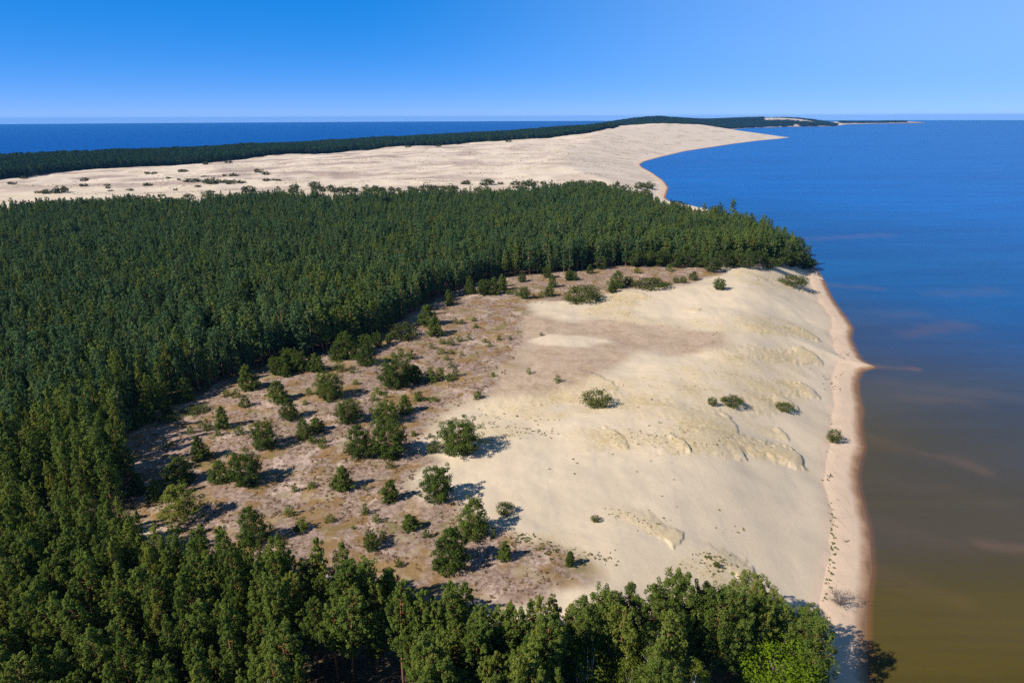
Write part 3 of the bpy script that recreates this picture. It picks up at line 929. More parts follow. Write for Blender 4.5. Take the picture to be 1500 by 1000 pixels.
def near_label(i):
    x, y = px[i], py[i]
    if right_m[i]:
        if y > 925: return 'broad dark green pine in the lowest row of the lagoon-side wood', 'broad pines of the lagoon-side wood'
        if y > 865: return 'broad rounded pine in the middle of the lagoon-side wood', 'broad pines of the lagoon-side wood'
        return 'broad pine along the sandy upper edge of the lagoon-side wood', 'broad pines of the lagoon-side wood'
    if 380 < x < 680 and y > 900: return 'tall pine with bare reddish trunk around the small glade at the bottom', 'bare-stemmed pines round the glade'
    if y > 930: return 'tall pine in the lowest row of the dense near wood', 'tall pines of the near wood'
    if x < 190 and y > 840: return 'tall pine in the far left of the dense near wood', 'tall pines of the near wood'
    if y > 850: return 'tall slender pine in the middle of the dense near wood', 'tall pines of the near wood'
    if x < 240: return 'tall pine on the top edge of the near wood beside the dark gap', 'tall pines of the near wood'
    return 'tall pine on the top edge of the near wood beside the heath', 'tall pines of the near wood'


for i in chosen:
    lab, grp = near_label(i)
    set_ = BROAD if right_m[i] else TALL
    j = RNG.integers(len(set_))
    if 400 < px[i] < 690 and py[i] > 840 and not right_m[i]:
        j = [0, 1, 5, 3][RNG.integers(4)]
    s = RNG.uniform(0.72, 1.22) if not right_m[i] else RNG.uniform(0.8, 1.1)
    w = s * RNG.uniform(0.88, 1.12)
    plant('pine_tree', set_[j], (nx[i], ny[i], nz_[i] - 0.1), RNG.uniform(0, 6.28), w, lab, 'pine tree', grp, s)

# ------------------------------------------------------------------ the mid wood and the far woods
MIDP = []
for i in range(13):
    F_, W_, mt = pine(600 + i, 13.0, 1.45 + 0.2 * (i % 3), 0.14 + 0.06 * (i % 3), ['spire', 'spire', 'ovoid', 'spire', 'cone', 'spire', 'ovoid', 'cone', 'spire', 'dome', 'spire', 'spire', 'ovoid'][i], 12 if i < 10 else 15, 5, 18 if i < 10 else 30, 0.40 if i < 10 else 0.29, PINE_MID if i < 7 else (PINE_PALE if i < 10 else PINE), limbs=False, pr=0.24)
    MIDP.append(proto('mid_pine', join_arrays('mid_pine', F_.mesh('tmp_crown', mt), W_.mesh('tmp_trunk', BARK))))
FARP = []
for i in range(4):
    F_, W_, mt = pine(640 + i, 13.0, 2.6, 0.1, ['spire', 'ovoid', 'dome', 'ovoid'][i], 6, 4, 9, 1.15, PINE_FAR, limbs=False, pr=0.32)
    FARP.append(proto('far_pine', join_arrays('far_pine', F_.mesh('tmp_crown', mt), W_.mesh('tmp_trunk', BARK))))

mx_, my_ = jitter_grid(MIDWOOD, 3.2, 0.46)
dist = np.hypot(mx_, my_)
gap = fbm(mx_, my_, 16.0, 2, 133)
ok = land_ok(mx_, my_, 2.5) & (np.abs(np.arctan2(mx_, my_)) < 0.85) & (dist > 60) & ~((gap > 0.3) & (RNG.uniform(size=len(mx_)) < 0.55)) & (RNG.uniform(size=len(mx_)) < 0.94)
mx_, my_ = mx_[ok], my_[ok]
dist = dist[ok]
mz = gz(mx_, my_)
edge = sdist(mx_, my_, MIDWOOD)
hs = 0.98 + 0.24 * fbm(mx_, my_, 45.0, 2, 131) + 0.18 * fbm(mx_, my_, 9.0, 2, 132) + RNG.normal(size=len(mx_)) * 0.12
hs *= np.where(sdist(mx_, my_, LAND) < 14, 0.82, 1.0)
ws = hs * RNG.uniform(0.72, 1.38, len(mx_)) * np.where(edge < 4, 1.15, 1.0)
P = np.stack([mx_, my_, mz - 0.15], -1)
rx = np.array([[nx[i], ny[i], nz_[i] - 0.1] for i in rest]); rs = RNG.uniform(0.8, 1.0, len(rest))
P = np.vstack([P, rx]); hs = np.append(hs, rs * 0.9); ws = np.append(ws, rs)
palef = 0.14 + 0.5 * sstep(0.1, 0.5, fbm(P[:, 0], P[:, 1], 40.0, 3, 137)) + 0.3 * sstep(20, 120, P[:, 0]) + 0.25 * np.exp(-((P[:, 0] + 45) ** 2 + (P[:, 1] - 235) ** 2) / 900.0)
kk_ = np.where(RNG.uniform(size=len(P)) < palef, RNG.integers(7, 10, len(P)), RNG.integers(0, 7, len(P)))
kk_ = np.where(np.hypot(P[:, 0], P[:, 1]) < 170 + RNG.normal(size=len(P)) * 18, RNG.integers(10, 13, len(P)), kk_)
scatter('pine_forest', P, kk_, RNG.uniform(0, 6.28, len(P)), np.stack([ws, ws, hs], -1), MIDP,
        'dense dark pine forest covering the spit behind the heath', 'forest')
cx_, cy_ = log_grid(COAST, 0.0052)
cx2, cy2 = log_grid(ISLE, 0.004)
cx_ = np.append(cx_, cx2); cy_ = np.append(cy_, cy2)
ok = land_ok(cx_, cy_, 8) & ~inside(cx_, cy_, FARSAND) & ~inside(cx_, cy_, COVE)
cx_, cy_ = cx_[ok], cy_[ok]
dist = np.hypot(cx_, cy_)
cz = gz(cx_, cy_)
hs = RNG.uniform(0.85, 1.12, len(cx_)) + 0.12 * fbm(cx_, cy_, 70.0, 2, 141)
wd_ = np.clip(dist * 0.0052 / 4.6, 0.9, 9.0) * RNG.uniform(0.85, 1.25, len(cx_))
scatter('coastal_forest', np.stack([cx_, cy_, cz - 0.2], -1), RNG.integers(0, 4, len(cx_)), RNG.uniform(0, 6.28, len(cx_)), np.stack([wd_, wd_, hs], -1), FARP,
        'long strip of dark forest between the pale dunes and the open sea', 'forest')
# ------------------------------------------------------------------ single trees and bushes of the heath and the dunes
def proj(p):
    d = np.asarray(p, float) - CAM
    kf = d @ Fv
    return 750 + 1000 * (d @ R2) / kf, 500 - 1000 * (d @ U2) / kf, kf


def stand(x, yb, hp, wp, inset=0.55):
    """foot, height and crown radius of a plant seen HP tall and WP wide with its skirt at x, yb"""
    p = hit(x, yb)
    kf = proj(p)[2]
    R_ = wp / 1000.0 * kf * 0.5
    dr_ = p[:2] / np.linalg.norm(p[:2])
    q = p[:2] + dr_ * R_ * inset
    z0 = float(gz(q[0], q[1])[0])
    q3 = np.array([q[0], q[1], z0])
    lo_, hi_ = 0.05, 30.0
    for _ in range(30):
        md_ = (lo_ + hi_) / 2
        if proj(q3 + [0, 0, md_])[1] > yb - hp: lo_ = md_
        else: hi_ = md_
    return q3, lo_, R_


def mesh_size(me_):
    v = np.empty(len(me_.vertices) * 3, np.float32); me_.vertices.foreach_get('co', v); v = v.reshape(-1, 3)
    return float(np.percentile(np.hypot(v[:, 0], v[:, 1]), 95)), float(v[:, 2].max())


SETS = {'H': HEATHP, 'S': SAPL, 'B': BUSH, 'E': EDGE, 'D': DUNE, 'T': TALL, 'W': BROAD}
SIZES = {k_: [mesh_size(m_[0]) for m_ in v] for k_, v in SETS.items()}


def put(name, code, x, yb, hp, wp, label, cat, group=None, inset=0.55):
    st = SETS[code[0]]
    j = int(code[1]) if len(code) > 1 else int(RNG.integers(len(st)))
    q, H_, R_ = stand(x, yb, hp, wp, inset)
    r0, h0 = SIZES[code[0]][j]
    return plant(name, st[j], (q[0], q[1], q[2] - 0.04 * H_), RNG.uniform(0, 6.28), R_ / r0, label, cat, group, H_ / h0)


GY_ = 'young pines scattered over the heath'
YOUNG = [
    ('H2', 671, 671, 60, 68, 'big rounded dark pine standing alone where heath meets bare sand'),
    ('H4', 641, 738, 59, 50, 'full round pine on the sand edge, below the big lone pine'),
    ('H0', 693, 790, 64, 52, 'tall dark pine on the sand edge beside the little round green bush'),
    ('H3', 661, 837, 68, 56, 'ragged pine just in front of the tall dark sand-edge pine'),
    ('H5', 740, 822, 33, 22, 'small narrow pine on the brown corner of heath beside the bare sand'),
    ('H1', 573, 737, 36, 28, 'small conical pine between the round sand-edge pine and the open heath'),
    ('H4', 573, 674, 60, 56, 'broad dark pine of the tight cluster, its right front one'),
    ('H0', 527, 673, 53, 46, 'grey-green pine of the tight cluster, its left front one'),
    ('H2', 568, 622, 36, 44, 'dense pine at the back of the tight cluster'),
    ('H2', 511, 622, 38, 42, 'dense dark pine left behind the tight cluster'),
    ('H3', 594, 607, 30, 24, 'slim pine on the far right of the tight cluster'),
    ('H2', 582, 570, 47, 58, 'very wide bushy pine in the upper heath above the tight cluster'),
    ('H1', 607, 562, 30, 28, 'smaller pine leaning on the right side of the very wide one'),
    ('H2', 485, 586, 44, 44, 'open-crowned pine with gaps, left of the very wide bushy pine'),
    ('H3', 409, 590, 34, 32, 'short pine left of the open-crowned pine, upper one of a pair'),
    ('H0', 423, 616, 35, 30, 'conical pine, lower one of the pair left of the open-crowned pine'),
    ('H5', 366, 573, 42, 30, 'tall conical pine in front of the dark forest wall'),
    ('H4', 424, 540, 33, 26, 'bright round tree against the dark forest edge, left half of a pair'),
    ('H4', 439, 545, 34, 24, 'darker round tree against the forest edge, right half of a pair'),
    ('H1', 470, 546, 26, 17, 'small upright pine just right of the bright round pair'),
    ('H0', 272, 589, 38, 30, 'pine at the mouth of the shadowed forest edge'),
    ('H2', 228, 601, 48, 44, 'bushy grey-green pine half in the shade of the forest edge'),
    ('H5', 173, 630, 46, 24, 'slender pale pine alone in front of the black forest shade'),
    ('H1', 328, 628, 35, 25, 'dark compact pine in the mauve part of the heath'),
    ('H2', 387, 661, 48, 42, 'round pine in the middle of the left heath'),
    ('H0', 446, 644, 34, 24, 'narrow pine beside a shorter one, right of the round heath pine'),
    ('H3', 464, 633, 23, 25, 'short pine behind the narrow one, right of the round heath pine'),
    ('H1', 294, 675, 38, 30, 'pine with a long shadow in the left heath'),
    ('H4', 363, 714, 55, 50, 'large round pine in the lower left heath'),
    ('H3', 323, 708, 35, 32, 'smaller pine touching the large round pine of the lower left heath'),
    ('H0', 264, 712, 44, 50, 'wide pine behind the one with a visible trunk, lower left heath'),
    ('W0', 266, 772, 66, 62, 'big pine showing its trunk at the lower left corner of the heath'),
    ('H1', 204, 726, 36, 25, 'small pine at the dark clearing corner, left of two'),
    ('H3', 228, 733, 33, 25, 'small pine at the dark clearing corner, right of two'),
    ('H5', 502, 719, 38, 32, 'dark pine alone in the middle of the lower heath'),
    ('H0', 373, 802, 64, 48, 'tall pine rising from the near wood edge into the heath'),
    ('H1', 600, 778, 27, 27, 'small rounded pine below the middle of the heath'),
    ('H4', 545, 808, 30, 26, 'small dark pine in front of the near wood, lower heath'),
    ('H0', 510, 527, 45, 38, 'tall pine of the forest-edge clump above the heath'),
    ('H3', 496, 528, 30, 28, 'shorter pine on the left of the forest-edge clump'),
    ('H0', 538, 536, 34, 33, 'dark pine at the front of the forest-edge clump'),
    ('H1', 638, 493, 30, 28, 'dark pine where the heath narrows beneath the forest corner'),
    ('H3', 628, 478, 34, 30, 'pine behind the one beneath the forest corner'),
    ('H0', 688, 431, 29, 17, 'conical pine at the far heath edge, leftmost of a short row'),
    ('H4', 708, 433, 26, 20, 'bushy pine second in the short row at the far heath edge'),
    ('H5', 723, 432, 28, 20, 'pine third in the short row at the far heath edge'),
    ('H1', 735, 426, 26, 16, 'pine near the right end of the short row at the far heath edge'),
    ('H0', 809, 422, 21, 14, 'pine standing at the dark forest foot, left of the wide willow bush'),
    ('H2', 805, 435, 17, 17, 'low pine in front of another, left of the wide willow bush'),
    ('H2', 768, 438, 20, 19, 'round dark pine with a companion on the mauve far heath'),
    ('H0', 903, 423, 28, 25, 'tallest pine on the rim of the far hollow, right of the willow bush'),
    ('H5', 897, 429, 16, 13, 'small upright pine at the foot of the tallest hollow-rim pine'),
    ('H4', 919, 418, 14, 17, 'round low pine beside the tallest hollow-rim pine'),
    ('H2', 1054, 425, 19, 19, 'lone loose-crowned small tree on the pale far sand'),
    ('H1', 834, 831, 26, 17, 'small pine poking above the lagoon-side wood at the sand edge'),
]
for code, x, yb, hp, wp, lab in YOUNG:
    put('young_pine', code, x, yb, hp, wp, lab, 'young pine', GY_)

for k_ in range(26):
    if k_ < 15:
        u_ = RNG.uniform(0, 1); x = np.interp(u_, [0, 0.5, 1], [200, 420, 615]); yb = np.interp(x, [200, 260, 340, 420, 500, 560, 615], [622, 604, 572, 545, 530, 508, 470])
    else:
        x = RNG.uniform(640, 880); yb = np.interp(x, [640, 700, 760, 880], [447, 425, 413, 402])
    yb += RNG.uniform(-3, 8); sc_ = np.interp(yb, [395, 620], [16, 38]) * RNG.uniform(0.55, 1.0)
    put('young_pine', 'H', x, yb, sc_, sc_ * RNG.uniform(0.65, 0.9), 'young pine at the foot of the dark forest wall, half in its shade', 'young pine', 'young pines at the forest foot')

BUSHES = [
    ('B0', 873, 598, 29, 43, 'rounded green bush alone in the middle of the pale sand'),
    ('B1', 851, 445, 31, 60, 'wide willow bush where the brown heath meets the far sand'),
    ('B2', 955, 424, 17, 58, 'low wide bush filling the hollow at the far heath rim'),
    ('B1', 1072, 597, 19, 34, 'larger of two bushes on a sandy knoll'),
    ('B0', 1043, 595, 15, 14, 'smaller of two bushes on a sandy knoll'),
    ('B2', 1148, 603, 15, 27, 'low yellowish bush at the crumbling dune edge'),
    ('B1', 1158, 420, 20, 46, 'grey-green bush spilling over the far dune edge by the forest'),
    ('B0', 1221, 649, 22, 21, 'single green bush at the dune foot on the beach'),
    ('B2', 740, 755, 22, 27, 'little round green bush on bare sand beside the tall pine'),
    ('B0', 872, 765, 11, 14, 'tiny bush far out on the smooth bare sand'),
    ('B1', 590, 499, 29, 46, 'round bush in front of the forest corner above the heath'),
    ('B2', 288, 606, 12, 40, 'flat yellowish bush at the edge of the forest shade'),
    ('B1', 252, 617, 12, 36, 'flat olive bush left of the yellowish one in the forest shade'),
    ('B0', 636, 664, 18, 24, 'dark low bush tucked under the left side of the big lone pine'),
    ('B1', 1049, 831, 10, 9, 'tiny bush on sand above the lagoon-side wood'),
    ('B0', 990, 415, 10, 10, 'small dark bush, left of three in a row on the far heath'),
    ('B1', 1001, 415, 12, 11, 'small dark bush, middle of three in a row on the far heath'),
    ('B2', 1015, 411, 15, 14, 'small dark bush, right of three in a row on the far heath'),
]
for code, x, yb, hp, wp, lab in BUSHES:
    put('bush', code, x, yb, hp, wp, lab, 'bush')

SAP = [  # small pines: x, foot, height, width and a cluster
    (347, 583, 15, 14, 'a'), (359, 597, 20, 18, 'a'), (332, 581, 11, 12, 'a'), (280, 636, 13, 15, 'a'), (306, 631, 19, 15, 'a'), (295, 628, 14, 11, 'a'), (320, 639, 14, 12, 'a'),
    (352, 637, 15, 18, 'a'), (247, 656, 12, 15, 'a'), (432, 721, 15, 11, 'b'), (457, 716, 11, 15, 'b'), (425, 756, 18, 17, 'b'), (484, 766, 13, 17, 'b'), (443, 779, 20, 25, 'b'),
    (474, 649, 12, 11, 'c'), (452, 579, 12, 11, 'c'), (447, 593, 8, 9, 'c'), (498, 544, 19, 20, 'c'), (516, 547, 13, 11, 'c'), (521, 564, 9, 11, 'c'), (553, 579, 13, 18, 'c'),
    (548, 588, 10, 13, 'c'), (565, 583, 10, 8, 'c'), (482, 590, 7, 9, 'c'), (543, 602, 6, 5, 'c'),
    (587, 523, 14, 14, 'd'), (602, 527, 15, 16, 'd'), (576, 524, 9, 10, 'd'), (632, 511, 10, 11, 'd'), (646, 519, 10, 16, 'd'), (661, 519, 8, 9, 'd'), (676, 522, 8, 9, 'd'), (654, 528, 9, 10, 'd'),
    (661, 539, 11, 12, 'd'), (631, 561, 24, 20, 'd'), (645, 557, 20, 18, 'd'), (659, 559, 13, 15, 'd'), (667, 553, 17, 13, 'd'), (647, 504, 10, 12, 'd'), (661, 506, 12, 14, 'd'), (673, 501, 10, 12, 'd'), (687, 499, 11, 10, 'd'),
    (667, 474, 10, 10, 'e'), (677, 475, 8, 10, 'e'), (694, 471, 7, 8, 'e'), (697, 481, 7, 10, 'e'), (710, 503, 8, 9, 'e'), (717, 509, 9, 9, 'e'), (731, 499, 9, 8, 'e'), (747, 498, 7, 7, 'e'), (793, 492, 6, 7, 'e'),
    (613, 588, 16, 19, 'f'), (634, 589, 9, 17, 'f'), (606, 639, 9, 10, 'f'), (630, 641, 7, 8, 'f'), (472, 657, 14, 14, 'f'), (459, 650, 12, 16, 'f'), (570, 687, 14, 14, 'f'),
    (535, 719, 12, 8, 'g'), (535, 755, 19, 13, 'g'), (551, 766, 17, 14, 'g'), (625, 788, 15, 12, 'g'), (561, 791, 15, 14, 'g'), (724, 788, 15, 9, 'g'), (585, 831, 13, 11, 'g'), (517, 775, 6, 7, 'g'),
    (755, 433, 14, 12, 'h'), (793, 436, 11, 12, 'h'), (782, 437, 7, 10, 'h'), (740, 429, 12, 12, 'h'), (933, 401, 10, 11, 'h'), (980, 398, 12, 13, 'h'), (745, 432, 9, 9, 'h')]
SLAB = {'a': 'small pine sapling in the mauve left heath near the forest shade', 'b': 'small pine sapling in the lower left heath near the large round pine',
        'c': 'small pine sapling among the young pines of the middle heath', 'd': 'small pine sapling of the loose band right of the very wide pine',
        'e': 'tiny dark pine sapling on the dry ground below the forest corner', 'f': 'small pine sapling around the tight cluster of dark pines',
        'g': 'small pine sapling on the lower heath above the near wood', 'h': 'small pine sapling along the far mauve heath below the forest wall'}
SGRP = {'a': 'saplings of the left heath', 'b': 'saplings of the lower left heath', 'c': 'saplings of the middle heath', 'd': 'saplings right of the very wide pine',
        'e': 'tiny saplings below the forest corner', 'f': 'saplings round the tight cluster', 'g': 'saplings of the lower heath', 'h': 'saplings of the far heath'}
for x, yb, hp, wp, g_ in SAP:
    put('pine_sapling', 'S', x, yb, hp, wp, SLAB[g_], 'pine sapling', SGRP[g_])
for x, yb, hp, wp, lab in [(722, 552, 8, 7, 'tiny lone sapling on the brown dry ground, left of three far apart'), (775, 548, 10, 9, 'tiny lone sapling on the brown dry ground, middle of three far apart'),
                           (817, 561, 12, 13, 'tiny lone sapling where brown ground meets yellow grass, right of three'), (700, 585, 13, 15, 'small dense sapling where mauve heath ends at yellow grass')]:
    put('pine_sapling', 'S', x, yb, hp, wp, lab, 'pine sapling', 'lone saplings on the dry ground')

# lighter leafy trees along the foot of the far forest wall, towards the lagoon
for x, yb, hp, wp in [(930, 391, 27, 27), (948, 390, 25, 24), (968, 391, 26, 26), (990, 392, 24, 22), (1008, 392, 28, 24), (1022, 392, 20, 20), (1041, 399, 24, 28), (1060, 393, 29, 26), (1077, 391, 26, 22),
                      (1094, 393, 28, 28), (1112, 391, 26, 24), (1128, 394, 18, 26), (1143, 390, 30, 30), (1160, 392, 26, 30), (1176, 394, 24, 20), (880, 395, 22, 20), (1150, 378, 34, 24), (1170, 374, 30, 18)]:
    put('leafy_tree', 'E', x, yb, hp, wp, 'light green leafy tree at the foot of the far forest wall', 'leafy tree', 'leafy trees along the far forest wall', 0.2)
put('leafy_tree', 'E1', 1187, 394, 16, 20, 'dark leaning tree at the very tip of the forest above the water', 'leafy tree', None, 0.1)

# bushes of the distant dune field
FB = [(89, 282, 10, 18), (70, 283, 6, 17), (226, 255, 4, 8), (216, 255, 4, 7), (267, 252, 4, 15), (281, 266, 5, 22), (310, 269, 9, 22), (275, 288, 5, 14), (305, 286, 7, 19), (346, 268, 5, 24), (330, 267, 4, 16),
      (343, 258, 5, 13), (379, 253, 6, 13), (391, 256, 5, 11), (366, 281, 9, 20), (237, 287, 3, 10), (302, 241, 5, 8), (335, 239, 4, 10), (464, 276, 10, 21), (486, 280, 9, 13), (472, 281, 7, 9),
      (510, 281, 7, 25), (543, 280, 9, 23), (560, 279, 5, 11), (582, 280, 5, 12), (573, 279, 5, 9), (605, 283, 9, 13), (626, 281, 13, 25), (642, 283, 9, 11), (660, 283, 13, 21), (680, 285, 9, 10), (683, 270, 6, 15),
      (712, 271, 9, 21), (708, 282, 10, 21), (733, 270, 4, 8), (755, 271, 7, 14), (776, 272, 9, 25), (796, 270, 5, 9), (840, 273, 9, 20), (856, 274, 9, 20), (880, 278, 10, 20), (896, 281, 9, 18), (916, 286, 15, 21),
      (935, 276, 9, 14), (950, 276, 10, 18), (948, 288, 12, 16), (1262 - 500, 283, 6, 12), (430, 282, 7, 14), (133, 243, 4, 9), (113, 246, 4, 8), (597, 216, 3, 9), (642, 215, 3, 9), (745, 208, 3, 9), (35, 262, 4, 9)]
for _ in range(34):
    x_ = RNG.uniform(430, 930); FB.append((round(x_), round(np.interp(x_, [430, 700, 930], [282, 281, 274]) + RNG.uniform(-7, 1)), round(RNG.uniform(3, 7)), round(RNG.uniform(6, 15))))
for _ in range(22):
    x_ = RNG.uniform(0, 430); FB.append((round(x_), round(np.interp(x_, [0, 430], [276, 262]) + RNG.uniform(-9, 12)), round(RNG.uniform(2, 5)), round(RNG.uniform(5, 14))))
UNIQ = {(89, 282): 'dark round bush on the far dunes, larger of a left-hand pair', (70, 283): 'low bush on the far dunes, smaller of a left-hand pair',
        (310, 269): 'biggest dark bush out on the left far dunes', (626, 281): 'pale green tall bush just behind the forest top', (712, 271): 'dark round bush on far sand above a second dark bush',
        (916, 286): 'round dark tree on the forest corner by the far beach', (776, 272): 'wide bush on far sand near the lagoon end of the dunes'}
for x, yb, hp, wp in FB:
    far_up = yb < 262
    lab = UNIQ.get((x, yb)) or ('tiny dark bush along the far edge of the distant dunes' if far_up else ('low bush on the open sand of the left far dunes' if x < 440 else 'grey-green bush in the row just behind the forest top'))
    grp = None if (x, yb) in UNIQ else ('tiny bushes at the far dune edge' if far_up else ('bushes of the left far dunes' if x < 440 else 'bushes behind the forest top'))
    put('dune_bush', 'D', x, yb, hp * 1.15, wp * 1.15, lab, 'dune bush', grp, 0.0)

# broad pines, birches and the bright tree at the lower right corner, placed by their tops
def by_top(name, meshes, x, y, H_, R_, r0, h0, lab, cat, grp=None, ground=None):
    z0 = 10.0
    for _ in range(6):
        p = at(x, y, z0 + H_); z0 = float(gz(p[0], p[1])[0])
    return plant(name, meshes, (p[0], p[1], z0 - 0.1), RNG.uniform(0, 6.28), R_ / r0, lab, cat, grp, H_ / h0)


ls = mesh_size(LIMET[0])
by_top('leafy_tree', LIMET, 1140, 930, 8.5, 6.2, *ls, 'bright lime green leafy tree at the bottom beside the beach', 'leafy tree')
bs = [mesh_size(b_[0]) for b_ in BIRCH]
for i, (x, y, H_, R_, lab) in enumerate([(862, 948, 8.5, 2.9, 'yellow-green birch with white stems at the bottom, leftmost of three'), (922, 962, 8.0, 2.3, 'yellow-green birch at the bottom, middle of three'),
                                         (1012, 970, 8.0, 2.6, 'yellow-green birch at the bottom, next to the lime green tree')]):
    by_top('birch_tree', BIRCH[i % 2], x, y, H_, R_, *bs[i % 2], lab, 'birch tree')
q = at(958, 985, 15.0)
W_ = bare(31, 6.5, 1.6, BARKW, 4)
plant('dead_tree', (None, W_.mesh('dead_trunk', BARKW)), (q[0], q[1], float(gz(q[0], q[1])[0])), 0.4, 1.3, 'bleached dead tree with bare white branches among the birches', 'dead tree')
q = hit(1229, 884)
W_ = bare(33, 2.3, 2.6, BARKD, 16)
plant('bare_bush', (None, W_.mesh('bare_stems', BARKD)), (q[0], q[1], q[2] - 0.05), 0.9, 1.0, 'leafless grey-brown bush sprawling on the beach by the near wood', 'bush', None, None, ('crown', 'stems'))
for x, y, H_, R_, lab in [(1184, 880, 9.0, 2.4, 'narrow dark pine nearest to the beach at the dune edge'), (1105, 836, 9.5, 3.2, 'big broad pine topping the lagoon-side wood, above the white sand gap'),
                          (1135, 858, 9.5, 2.9, 'broad pine right of the big one topping the lagoon-side wood'), (1200, 902, 14.0, 3.3, 'pine casting its shadow over beach and water at the lower right')]:
    i = int(RNG.integers(len(BROAD)))
    by_top('broad_pine', BROAD[i], x, y, H_, R_, *SIZES['W'][i], lab, 'broad pine', None)

# driftwood and stones on the shore
def driftwood(x, y, L, az, lab, seed):
    q = hit(x, y); Wd = Wood(); r = np.random.default_rng(seed)
    d = np.array([math.sin(az), math.cos(az), 0])
    pts = [q + d * L * f + np.array([0, 0, 0.06 + 0.12 * math.sin(3 * f)]) + r.normal(size=3) * 0.04 for f in (-0.5, -0.2, 0.1, 0.5)]
    pts = [p - q for p in pts]
    Wd.tube(pts, [0.11, 0.10, 0.08, 0.04], 6)
    for f, s_ in ((0.1, 1), (-0.1, -1), (0.3, -1)):
        a = pts[1] * (1 - f) + pts[2] * f
        Wd.tube([a, a + np.array([d[1], -d[0], 0.5]) * s_ * L * 0.16 * np.array([1, 1, s_]), a + np.array([d[1], -d[0], 0]) * s_ * L * 0.25 + d * 0.2 * L + [0, 0, 0.2]], [0.05, 0.035, 0.012], 5)
    ob = bpy.data.objects.new('driftwood', Wd.mesh('driftwood', BARKD)); COL.objects.link(ob); ob.location = q
    setp(ob, lab, 'driftwood')


driftwood(1240, 793, 1.5, 1.1, 'short grey driftwood branch lying on the open near beach', 1)
driftwood(1216, 697, 2.6, 0.5, 'fallen brown branch in the eroded notch at the dune foot', 2)
driftwood(1197, 403, 5.0, 1.9, 'fallen trunk on the shore below the forest tip', 3)
driftwood(1190, 399, 6.0, 1.2, 'second fallen trunk higher up on the shore below the forest tip', 4)
STONE = NT('stone')
cS = STONE.coords(); sc_ = STONE.mix(STONE.rng(STONE.noise(cS, 2.0, 4), 0.35, 0.65), (0.30, 0.27, 0.24), (0.42, 0.36, 0.31))
STONE.out(principled(STONE, sc_, 0.9, 0.2).outputs[0])
ico = None
import bmesh
def rock_mesh(seed):
    bm_ = bmesh.new(); bmesh.ops.create_icosphere(bm_, subdivisions=2, radius=1.0)
    r = np.random.default_rng(seed); ax = r.normal(size=(5, 3)); ax /= np.linalg.norm(ax, axis=1)[:, None]
    for v in bm_.verts:
        p = np.array(v.co); 
        for a in ax:
            q_ = p @ a
            if q_ > 0.62: p = p - a * (q_ - 0.62)
        v.co = Vector(p * (1 + 0.07 * r.normal()) * np.array([1, 0.8, 0.6]))
    me_ = bpy.data.meshes.new('rock'); bm_.to_mesh(me_); bm_.free(); me_.materials.append(STONE.m); return me_


ROCKS = [rock_mesh(i) for i in range(4)]
for i in range(26):
    x = 1186 + RNG.uniform(0, 20); y = 397 + (x - 1186) * 0.4 + RNG.uniform(-4, 6)
    q = hit(x, y)
    if q[2] < 0.03: continue
    ob = bpy.data.objects.new('boulder', ROCKS[i % 4]); COL.objects.link(ob)
    s_ = RNG.uniform(0.35, 1.0); ob.location = (q[0], q[1], q[2] + 0.1 * s_); ob.scale = (s_, s_, s_); ob.rotation_euler = (0, 0, RNG.uniform(0, 6.28))
    setp(ob, 'grey boulder in the jumble on the shore below the forest tip', 'boulder', 'boulders below the forest tip')

# ------------------------------------------------------------------ low growth nobody could count
def tuft(seed, mat, n, size, rad, up, asp):
    F_ = Foliage(seed)
    for i in range(3):
        a = F_.r.normal(size=2) * rad * 0.5
        F_.puff((a[0], a[1], rad * 0.35), rad * 0.7, n, size, up, None, 0.6)
    return F_.mesh('tuft', mat, asp)


TUF = [proto('tuft', tuft(700 + i, HEATHER, 12, 0.20, 0.34, 0.6, 0.8)) for i in range(3)]
GRS = [proto('tuft', tuft(720 + i, STRAW, 12, 0.26, 0.30, 0.2, 0.35)) for i in range(3)] + [proto('tuft', tuft(730 + i, FORB, 12, 0.24, 0.30, 0.3, 0.6)) for i in range(2)]


def rand_in(P, n_):
    x0, y0 = P.min(0); x1, y1 = P.max(0)
    X = RNG.uniform(x0, x1, n_ * 4); Y = RNG.uniform(y0, y1, n_ * 4)
    m = inside(X, Y, P)
    return X[m][:n_], Y[m][:n_]


hx, hy = rand_in(HEATH, 16000)
m = (fbm(hx, hy, 7.0, 3, 201) > -0.05) & (RNG.uniform(size=len(hx)) < np.clip(150.0 / hy, 0.25, 1)); hx, hy = hx[m], hy[m]
hz = gz(hx, hy); s_ = RNG.uniform(0.35, 1.0, len(hx)) ** 1.5 * 1.1 + 0.15
scatter('heather', np.stack([hx, hy, hz - 0.03], -1), RNG.integers(0, 3, len(hx)), RNG.uniform(0, 6.28, len(hx)), np.stack([s_, s_, s_ * 0.55], -1), TUF,
        'low heather and moss cushions covering the brown heath', 'heather')
gx_, gy_, gs_, gk_ = [], [], [], []
def add_tufts(X, Y, lo, hi, green):
    gx_.append(X); gy_.append(Y); gs_.append(RNG.uniform(lo, hi, len(X))); gk_.append(np.where(RNG.uniform(size=len(X)) < green, RNG.integers(3, 5, len(X)), RNG.integers(0, 3, len(X))))


